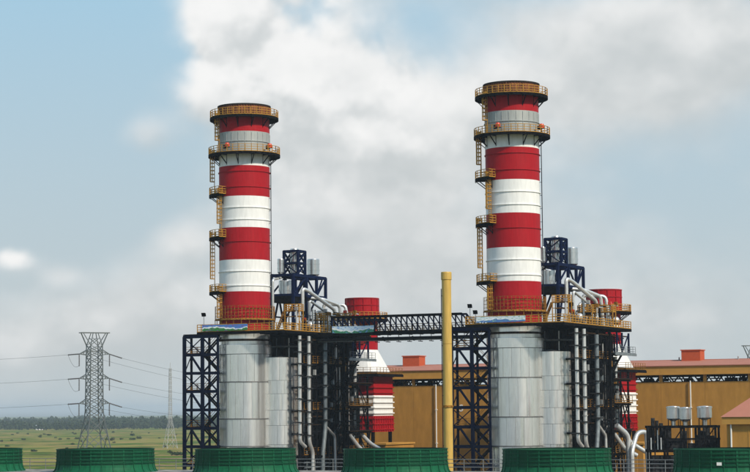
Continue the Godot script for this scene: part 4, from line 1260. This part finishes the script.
# ---------------------------------------------------------------- turbine hall and small buildings
func make_hall():
	var t := thing("turbine_hall", "long ochre turbine hall with red roof and open clerestory strip", "building", W(0, 0, 52), TURN)
	var ua := -53.0
	var ub := 48.0
	var dep := 26.0
	var bay := 7.75
	var cols := []
	var u := 6.7
	while u > ua: u -= bay
	u += bay
	while u < ub:
		cols.append(u)
		u += bay
	var xs := [ua] + cols + [ub]
	for i in xs.size() - 1:
		for q in [0.0, dep]:
			block(t, "wall_panel", P(xs[i] + 0.015, 0, q + 0.15), P(xs[i + 1] - 0.015, 24.4, q - 0.15), M.ochre)
			block(t, "fascia", P(xs[i] + 0.01, 25.8, q + (0.1 if q == 0.0 else 0.6)), P(xs[i + 1] - 0.01, 27.1, q - (0.6 if q == 0.0 else 0.1)), M.ochre_trim)
		for s in 2:
			var mb := MB.new()
			var v0 := -0.8 if s == 0 else dep + 0.8
			mb.hexa([P(xs[i] + 0.01, 27.1, v0), P(xs[i + 1] - 0.01, 27.1, v0), P(xs[i + 1] - 0.01, 28.32, 13.0), P(xs[i] + 0.01, 28.32, 13.0),
				P(xs[i] + 0.01, 27.22, v0), P(xs[i + 1] - 0.01, 27.22, v0), P(xs[i + 1] - 0.01, 28.44, 13.0), P(xs[i] + 0.01, 28.44, 13.0)])
			put(mb, "roof_panel", M.roof, t)
		# roof truss diagonals seen through the strip
		for q in [0.35, dep - 0.35]:
			var n := 7
			for k in n:
				var p: float = lerp(xs[i], xs[i + 1], float(k) / n)
				var w: float = lerp(xs[i], xs[i + 1], float(k + 1) / n)
				beam(t, "strip_brace", P(p, 24.4 if k % 2 == 0 else 25.8, q), P(w, 25.8 if k % 2 == 0 else 24.4, q), 0.2, M.dark)
	for x in xs:
		for q in [0.0, dep]: block(t, "pier", P(x - 0.28, 24.4, q + 0.12), P(x + 0.28, 25.8, q - 0.12), M.ochre_trim)
		beam(t, "roof_truss", P(x, 25.9, 0.3), P(x, 25.9, dep - 0.3), 0.25, M.dark, 0.35)
	for e in [ua, ub]:
		block(t, "gable_wall", P(e - 0.15, 0, dep - 0.16), P(e + 0.15, 26.9, 0.16), M.ochre)
	beam(t, "crane_rail", P(ua + 0.3, 23.6, 4.0), P(ub - 0.3, 23.6, 4.0), 0.5, M.dark, 1.0)
	beam(t, "crane_rail", P(ua + 0.3, 24.2, 22.0), P(ub - 0.3, 24.2, 22.0), 0.5, M.dark, 1.2)
	for k in 40: block(t, "roof_duct", P(-51.0 + k * 2.45, 24.4 + 0.3 * (k * 7 % 3), 12.0), P(-49.9 + k * 2.45 + 0.25 * (k * 5 % 4), 25.2 + 0.3 * (k * 3 % 3), 10.0), M.dark)
	beam(t, "lattice_girder", P(ua + 0.3, 25.5, 1.5), P(ub - 0.3, 25.5, 1.5), 0.3, M.dark, 0.5)
	beam(t, "ridge_cap", P(ua, 28.47, 13.0), P(ub, 28.47, 13.0), 0.5, M.roof, 0.1)
	for q in [9.0, -45.0]:
		var v := Node3D.new()
		v.name = "roof_vent"
		t.add_child(v, true)
		v.position = P(q, 27.9, 12.0)
		block(v, "wall", Vector3(-1.7, 0, -1.4), Vector3(1.7, 2.15, 1.4), M.roof_vent)
		block(v, "cap", Vector3(-1.85, 2.15, -1.55), Vector3(1.85, 2.32, 1.55), M.roof_vent)
	for q in [6.3, 17.0]:
		rod(t, "roof_pipe", P(q, 28.3, 12.6), P(q, 28.95, 12.6), 0.12, M.galv)
	for q in [-35.2, 12.0, 27.0]:
		rod(t, "downpipe", P(q, 0, -0.45), P(q, 24.6, -0.45), 0.11, M.letter)
		for y in [8.0, 14.0, 20.0]: block(t, "pipe_clip", P(q - 0.16, y, -0.15), P(q + 0.16, y + 0.12, -0.6), M.letter)
	block(t, "gutter", P(ua, 25.62, -0.62), P(ub, 25.82, -0.85), M.ochre_trim)
	# the painted letter that shows between the braces of the stair tower
	var tm := TextMesh.new()
	var sf := SystemFont.new()
	sf.font_names = PackedStringArray(["Droid Sans"])
	sf.font_weight = 700
	tm.font = sf; tm.text = "S"; tm.font_size = 64; tm.pixel_size = 0.026; tm.depth = 0.04
	var lt := share(tm, "painted_letter", M.letter, t, Transform3D(Basis.IDENTITY, P(-30.4, 20.3, -0.2)))
	lt.set_meta("label", "pale letter S on the ochre wall")

	var an := thing("annex_building", "ochre annex with pink hipped roof at the right edge", "building", Vector3(45.05, 0, -262), TURN)
	var w := 20.0
	var dd := 11.0
	block(an, "wall", P(0.5, 0, dd - 0.5), P(w - 0.5, 17.8, 0.5), M.ochre)
	block(an, "eave_fascia", P(0, 17.8, dd), P(w, 18.75, 0), M.ochre_trim)
	var rf := MB.new()
	var h := 4.4
	var r0 := P(5.5, 18.76 + h, dd * 0.5)
	var r1 := P(w - 5.5, 18.76 + h, dd * 0.5)
	var c := [P(-0.15, 18.76, -0.15), P(w + 0.15, 18.76, -0.15), P(w + 0.15, 18.76, dd + 0.15), P(-0.15, 18.76, dd + 0.15)]
	rf.quad(c[0], c[1], r1, r0, P(0, 1, -1)); rf.quad(c[2], c[3], r0, r1, P(0, 1, 1))
	rf.flat_tri(c[0], c[3], r0, P(-1, 1, 0)); rf.flat_tri(c[1], c[2], r1, P(1, 1, 0))
	put(rf, "roof", M.roof, an)
	rod(an, "downpipe", P(1.1, 0, 0.35), P(1.1, 17.8, 0.35), 0.11, M.letter)
	for q in [3.4, 9.0, 14.5]:
		block(an, "pilaster", P(q - 0.06, 0, 0.5), P(q + 0.06, 17.8, 0.46), M.ochre_trim)

# ---------------------------------------------------------------- vent tanks on their skid
func make_skid():
	var at := Vector3(37.0, 0, -272.0)
	var t := thing("equipment_skid", "dark two level steel skid carrying the three silver tanks", "steel frame", at, 0.0)
	for x in [0.0, 2.3, 4.6, 6.6, 9.3]:
		for z in [0.0, 2.6]: beam(t, "post", Vector3(x, 0, -z), Vector3(x, 17.5, -z), 0.28, M.dark)
	for y in [14.2, 17.45]:
		for z in [0.0, 2.6]: beam(t, "beam", Vector3(-0.3, y, -z), Vector3(9.5, y, -z), 0.26, M.dark, 0.34)
	for x in [0.0, 2.3, 6.6]: beam(t, "brace", Vector3(x, 14.2, 0), Vector3(x + 2.2, 17.4, 0), 0.14, M.dark)
	block(t, "floor", Vector3(-0.3, 14.3, -2.7), Vector3(9.5, 14.42, 0.1), M.grating)
	block(t, "control_cabinet", Vector3(6.9, 14.43, -2.0), Vector3(7.7, 16.9, -0.9), M.equip)
	block(t, "control_cabinet", Vector3(8.0, 14.43, -2.0), Vector3(9.1, 16.2, -0.9), M.equip)
	for k in 6: beam(t, "cable_ladder", Vector3(6.8 + k * 0.42, 14.4, 0.1), Vector3(6.8 + k * 0.42, 17.3, 0.1), 0.09, M.dark)
	for k in 3: beam(t, "hand_rail", Vector3(2.3, 14.8 + k * 0.4, 0.16), Vector3(9.4, 14.8 + k * 0.4, 0.16), 0.06, M.pipe_dark)
	block(t, "pump_case", Vector3(2.6, 14.43, -1.8), Vector3(4.4, 15.7, -0.4), M.equip)
	for k in 4:
		block(t, "end_bay", Vector3(-0.1 + k * 0.55, 14.43, -2.2), Vector3(0.25 + k * 0.55, 17.6 + 0.35 * ((k * 3) % 4), -1.2 + 0.3 * (k % 2)), M.equip)
		beam(t, "brace", Vector3(-0.1 + k * 0.5, 14.5, -0.5), Vector3(0.6 + k * 0.5, 17.4, -0.5), 0.12, M.dark)
	for k in 5:
		beam(t, "stand_pipe", Vector3(0.1 + k * 0.45, 14.4, 0.15), Vector3(0.1 + k * 0.45, 16.0 + 0.5 * (k % 3), 0.15), 0.13, [M.pipe, M.pipe_dark, M.pipe_grey, M.pipe, M.dark][k])
	for k in 9:
		var x := 0.2 + k * 1.05
		block(t, "equipment_case", Vector3(x, 14.43, -2.5), Vector3(x + 0.85, 15.2 + 0.55 * ((k * 7) % 5), -1.7), M.equip)
	for k in 7: beam(t, "stand_pipe", Vector3(0.6 + k * 1.3, 11.5, 0.2), Vector3(0.6 + k * 1.3, 14.2, 0.2), 0.16, [M.pipe_dark, M.dark, M.pipe_grey][k % 3])
	for y in [13.0, 15.8]: beam(t, "beam", Vector3(-0.3, y, 0.02), Vector3(9.5, y, 0.02), 0.2, M.dark, 0.24)
	block(t, "lower_case", Vector3(0.4, 10.0, -2.4), Vector3(4.0, 13.6, -0.4), M.equip)
	block(t, "lower_case", Vector3(5.0, 10.0, -2.4), Vector3(9.3, 13.9, -0.4), M.equip)
	var tops := [[3.4, -0.4, 18.55, 20.12, 0.90, "leftmost of three silver tanks on the dark skid"], [4.9, 0.2, 18.45, 19.95, 0.86, "middle silver tank, overlapping its left neighbour on the skid"], [7.7, -0.6, 18.65, 20.1, 1.0, "separate rightmost silver tank with funnel foot on the skid"]]
	for q in tops:
		var s := thing("vent_tank", q[5], "tank", at + Vector3(q[0], 17.6, q[1] - 1.0), 0.0, "silver tanks on the skid")
		var a := MB.new()
		var r: float = q[4]
		a.lathe([Vector2(0.3, 0), Vector2(0.3, q[2] - 17.95), Vector2(r, q[2] - 17.6), Vector2(r, q[3] - 17.6), Vector2(r * 0.96, q[3] - 17.52), Vector2(0.01, q[3] - 17.45)], 32)
		put(a, "shell", M.tank, s)
		var b := MB.new()
		b.lathe([Vector2(r, q[3] - 17.75), Vector2(r + 0.06, q[3] - 17.75), Vector2(r + 0.06, q[3] - 17.55), Vector2(r, q[3] - 17.55)], 32)
		put(b, "rim", M.tank, s)
		for k in 4:
			var g := TAU * k / 4.0 + 0.5
			beam(s, "support_leg", Vector3(cos(g) * r * 0.8, 0, sin(g) * r * 0.8), Vector3(cos(g) * r * 0.8, q[2] - 17.6 + 0.1, sin(g) * r * 0.8), 0.1, M.dark)

# ---------------------------------------------------------------- cooling tower with green fan shrouds
func make_cooling_tower():
	var c0 := Vector3(1.8, 0, -196.0)
	var step := 16.65
	var deck := 13.9
	var t := thing("cooling_tower", "long concrete cooling tower deck under the green fan shrouds", "cooling tower", c0, TURN)
	var half := 7.4
	for k in range(-3, 4):
		block(t, "deck_slab", P((k - 0.5) * step + 0.02, deck - 0.4, half), P((k + 0.5) * step - 0.02, deck, -half), M.concrete)
		for q in [-half + 0.3, half - 0.3]: block(t, "side_wall", P((k - 0.5) * step + 0.02, 3.0, q + 0.15), P((k + 0.5) * step - 0.02, deck - 0.4, q - 0.15), M.concrete)
		for q in [-half + 0.4, half - 0.4]: beam(t, "column", P((k - 0.5) * step + 0.3, 0, q), P((k - 0.5) * step + 0.3, 3.0, q), 0.5, M.concrete)
	block(t, "basin_wall", P(-3.5 * step, 0, half + 0.4), P(3.5 * step, 1.2, half + 0.2), M.concrete)
	var words := ["leftmost green fan shroud, cut off by the photo edge", "green fan shroud in front of the big lattice pylon", "green fan shroud in front of the left-hand silver stack base", "green fan shroud just left of the yellow pole", "green fan shroud in front of the right-hand silver stack base", "green fan shroud at the right edge in front of the annex"]
	# one curved panel, shared
	var np := 28
	var w := TAU / np
	var prof := [Vector2(5.42, 0.0), Vector2(5.27, 0.13), Vector2(5.17, 0.3), Vector2(5.10, 0.5), Vector2(5.06, 0.75), Vector2(5.04, 1.1), Vector2(5.03, 2.32)]
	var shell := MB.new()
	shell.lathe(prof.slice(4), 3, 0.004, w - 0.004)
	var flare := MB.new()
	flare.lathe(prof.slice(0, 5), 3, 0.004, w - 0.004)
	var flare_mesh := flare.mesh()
	var inner := MB.new()
	var ip := []
	for i in prof.size():
		var p: Vector2 = prof[prof.size() - 1 - i]
		ip.append(Vector2(p.x - 0.05, p.y))
	inner.lathe(ip, 84)
	var panel_mesh := shell.mesh()
	var rib := MB.new()
	for i in prof.size() - 1:
		rib.bar(Vector3(prof[i].x + 0.02, prof[i].y, 0), Vector3(prof[i + 1].x + 0.02, prof[i + 1].y, 0), 0.05, 0.13)
	var rib_mesh := rib.mesh()
	var inner_mesh := inner.mesh()
	var rings := MB.new()
	for y in [0.95, 1.3, 1.65, 2.0]: rings.lathe([Vector2(5.04, y - 0.035), Vector2(5.14, y - 0.035), Vector2(5.14, y + 0.035), Vector2(5.04, y + 0.035)], 84)
	var ring_mesh := rings.mesh()
	var rim := MB.new()
	rim.lathe([Vector2(4.95, 2.3), Vector2(5.12, 2.3), Vector2(5.12, 2.4), Vector2(4.95, 2.4)], 84)
	var rim_mesh := rim.mesh()
	var first: Node3D = null
	var g := RandomNumberGenerator.new()
	g.seed = 31
	for k in range(-3, 3):
		var at := c0 + U * step * k + Vector3.UP * (deck + 0.01)
		var s: Node3D
		if first == null:
			s = thing("fan_shroud", words[0], "fan shroud", at, TURN, "green fan shrouds along the cooling tower")
			for i in np:
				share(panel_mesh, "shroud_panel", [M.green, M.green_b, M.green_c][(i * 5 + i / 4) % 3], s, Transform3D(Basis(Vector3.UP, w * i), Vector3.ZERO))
				share(flare_mesh, "flare_panel", M.green_skylit, s, Transform3D(Basis(Vector3.UP, w * i), Vector3.ZERO))
				share(rib_mesh, "flange_rib", M.green_rib, s, Transform3D(Basis(Vector3.UP, w * i), Vector3.ZERO))
			share(inner_mesh, "lining", M.green_in, s, Transform3D.IDENTITY)
			share(ring_mesh, "stiffener_rings", M.green, s, Transform3D.IDENTITY)
			share(rim_mesh, "rim", M.green, s, Transform3D.IDENTITY)
			var hub := MB.new()
			hub.tube(Vector3(0, 0.6, 0), Vector3(0, 1.4, 0), 0.6, 14)
			put(hub, "fan_hub", M.dark, s)
			for i in 7:
				var b := MB.new()
				b.hexa([Vector3(0.5, 0.95, -0.3), Vector3(4.8, 0.95, -0.2), Vector3(4.8, 1.1, 0.2), Vector3(0.5, 1.2, 0.3), Vector3(0.5, 1.0, -0.3), Vector3(4.8, 0.98, -0.2), Vector3(4.8, 1.13, 0.2), Vector3(0.5, 1.25, 0.3)])
				var o := put(b, "fan_blade", M.galv, s)
				o.rotation.y = TAU * i / 7.0
			first = s
		else:
			s = first.duplicate()
			s.name = numbered("fan_shroud")
			add_child(s)
			s.position = at
			s.rotation.y = TURN + g.randf() * 0.2
			s.set_meta("label", words[k + 3])
			if k == 2:
				var np2 := MB.new()
				var gg := deg_to_rad(274.0) - s.rotation.y + TURN
				var dn := P(cos(gg), 0, sin(gg))
				var sd := dn.cross(Vector3.UP)
				var o := dn * 5.16 + Vector3.UP * 1.0
				np2.hexa([o - sd * 0.22, o + sd * 0.22, o + sd * 0.22 + dn * 0.03, o - sd * 0.22 + dn * 0.03, o - sd * 0.22 + Vector3.UP * 0.28, o + sd * 0.22 + Vector3.UP * 0.28, o + sd * 0.22 + dn * 0.03 + Vector3.UP * 0.28, o - sd * 0.22 + dn * 0.03 + Vector3.UP * 0.28])
				put(np2, "notice_plate", M.hut, s)
	# galvanised railing along the far edge, one length for each gap
	var names := ["left of the big lattice pylon", "beside the left-hand stair tower", "before the dark left-hand pipe rack", "crossing the foot of the yellow pole", "before the elbow ducts at right", "at the far right behind the last shroud"]
	for k in range(-3, 3):
		var r := thing("deck_railing", "grey tube railing on the cooling tower deck, %s" % names[k + 3], "railing", c0, TURN, "railing along the cooling tower deck")
		var x0 := (k) * step + 0.05
		var x1 := (k + 1) * step - 0.05
		for j in 3: rod(r, "rail", P(x0, deck + 0.4 + j * 0.38, half - 0.1), P(x1, deck + 0.4 + j * 0.38, half - 0.1), 0.035, M.rail)
		for j in 9: rod(r, "post", P(lerp(x0, x1, j / 8.0), deck, half - 0.1), P(lerp(x0, x1, j / 8.0), deck + 1.2, half - 0.1), 0.04, M.rail)
	tag(t, "", "")

func _ready():
	box_mesh = BoxMesh.new()
	rod_mesh = CylinderMesh.new()
	rod_mesh.top_radius = 0.5; rod_mesh.bottom_radius = 0.5; rod_mesh.height = 1.0; rod_mesh.radial_segments = 10; rod_mesh.rings = 0
	make_view()
	make_materials()
	make_ground()
	make_landscape()
	make_pylons()
	make_hall()
	make_stack()
	make_platform()
	make_boiler()
	make_silencers()
	make_pipes()
	make_stair_tower()
	make_bypass()
	make_bridge()
	make_pole()
	make_skid()
	make_cooling_tower()
	beacon(268.0, 5.3, 61.1, "red beacon on the lower ring of the right-hand stack, left of its middle", "red beacon on the lower ring of the left-hand stack, left of its middle")
	beacon(348.0, 5.3, 61.1, "red beacon at the right end of the right-hand stack's lower ring", "red beacon at the right end of the left-hand stack's lower ring")
	floodlight(-6.4, -2.0, DECK, 2.7, "taller floodlight left of the right-hand stack's foot", "lone floodlight left of the left-hand stack's foot")
	floodlight(-5.2, -2.8, DECK, 1.7, "shorter floodlight left of the right-hand stack's foot", "")
	banner(W(-5.0 - PITCH, 33.75, -4.95), W(3.2 - PITCH, 33.75, -4.95), 0.95, banner_image(3, Color(0.30, 0.50, 0.78), Color(0.20, 0.50, 0.22), Color(0.50, 0.35, 0.60)), "blue, green and purple picture banner at the foot of the left-hand stack", 0.05)
	banner(W(-4.2, 33.75, -4.95), W(3.6, 33.75, -4.95), 0.85, banner_image(8, Color(0.86, 0.90, 0.92), Color(0.30, 0.48, 0.72), Color(0.55, 0.72, 0.62)), "white and pale blue banner at the foot of the right-hand stack", 0.05)
	banner(W(12.2 - PITCH, 33.5, 6.75), W(19.6 - PITCH, 33.5, 6.75), 1.05, banner_image(5, Color(0.80, 0.88, 0.94), Color(0.22, 0.52, 0.36), Color(0.45, 0.62, 0.85)), "white, blue and green banner hanging on the truss bridge", 0.12)
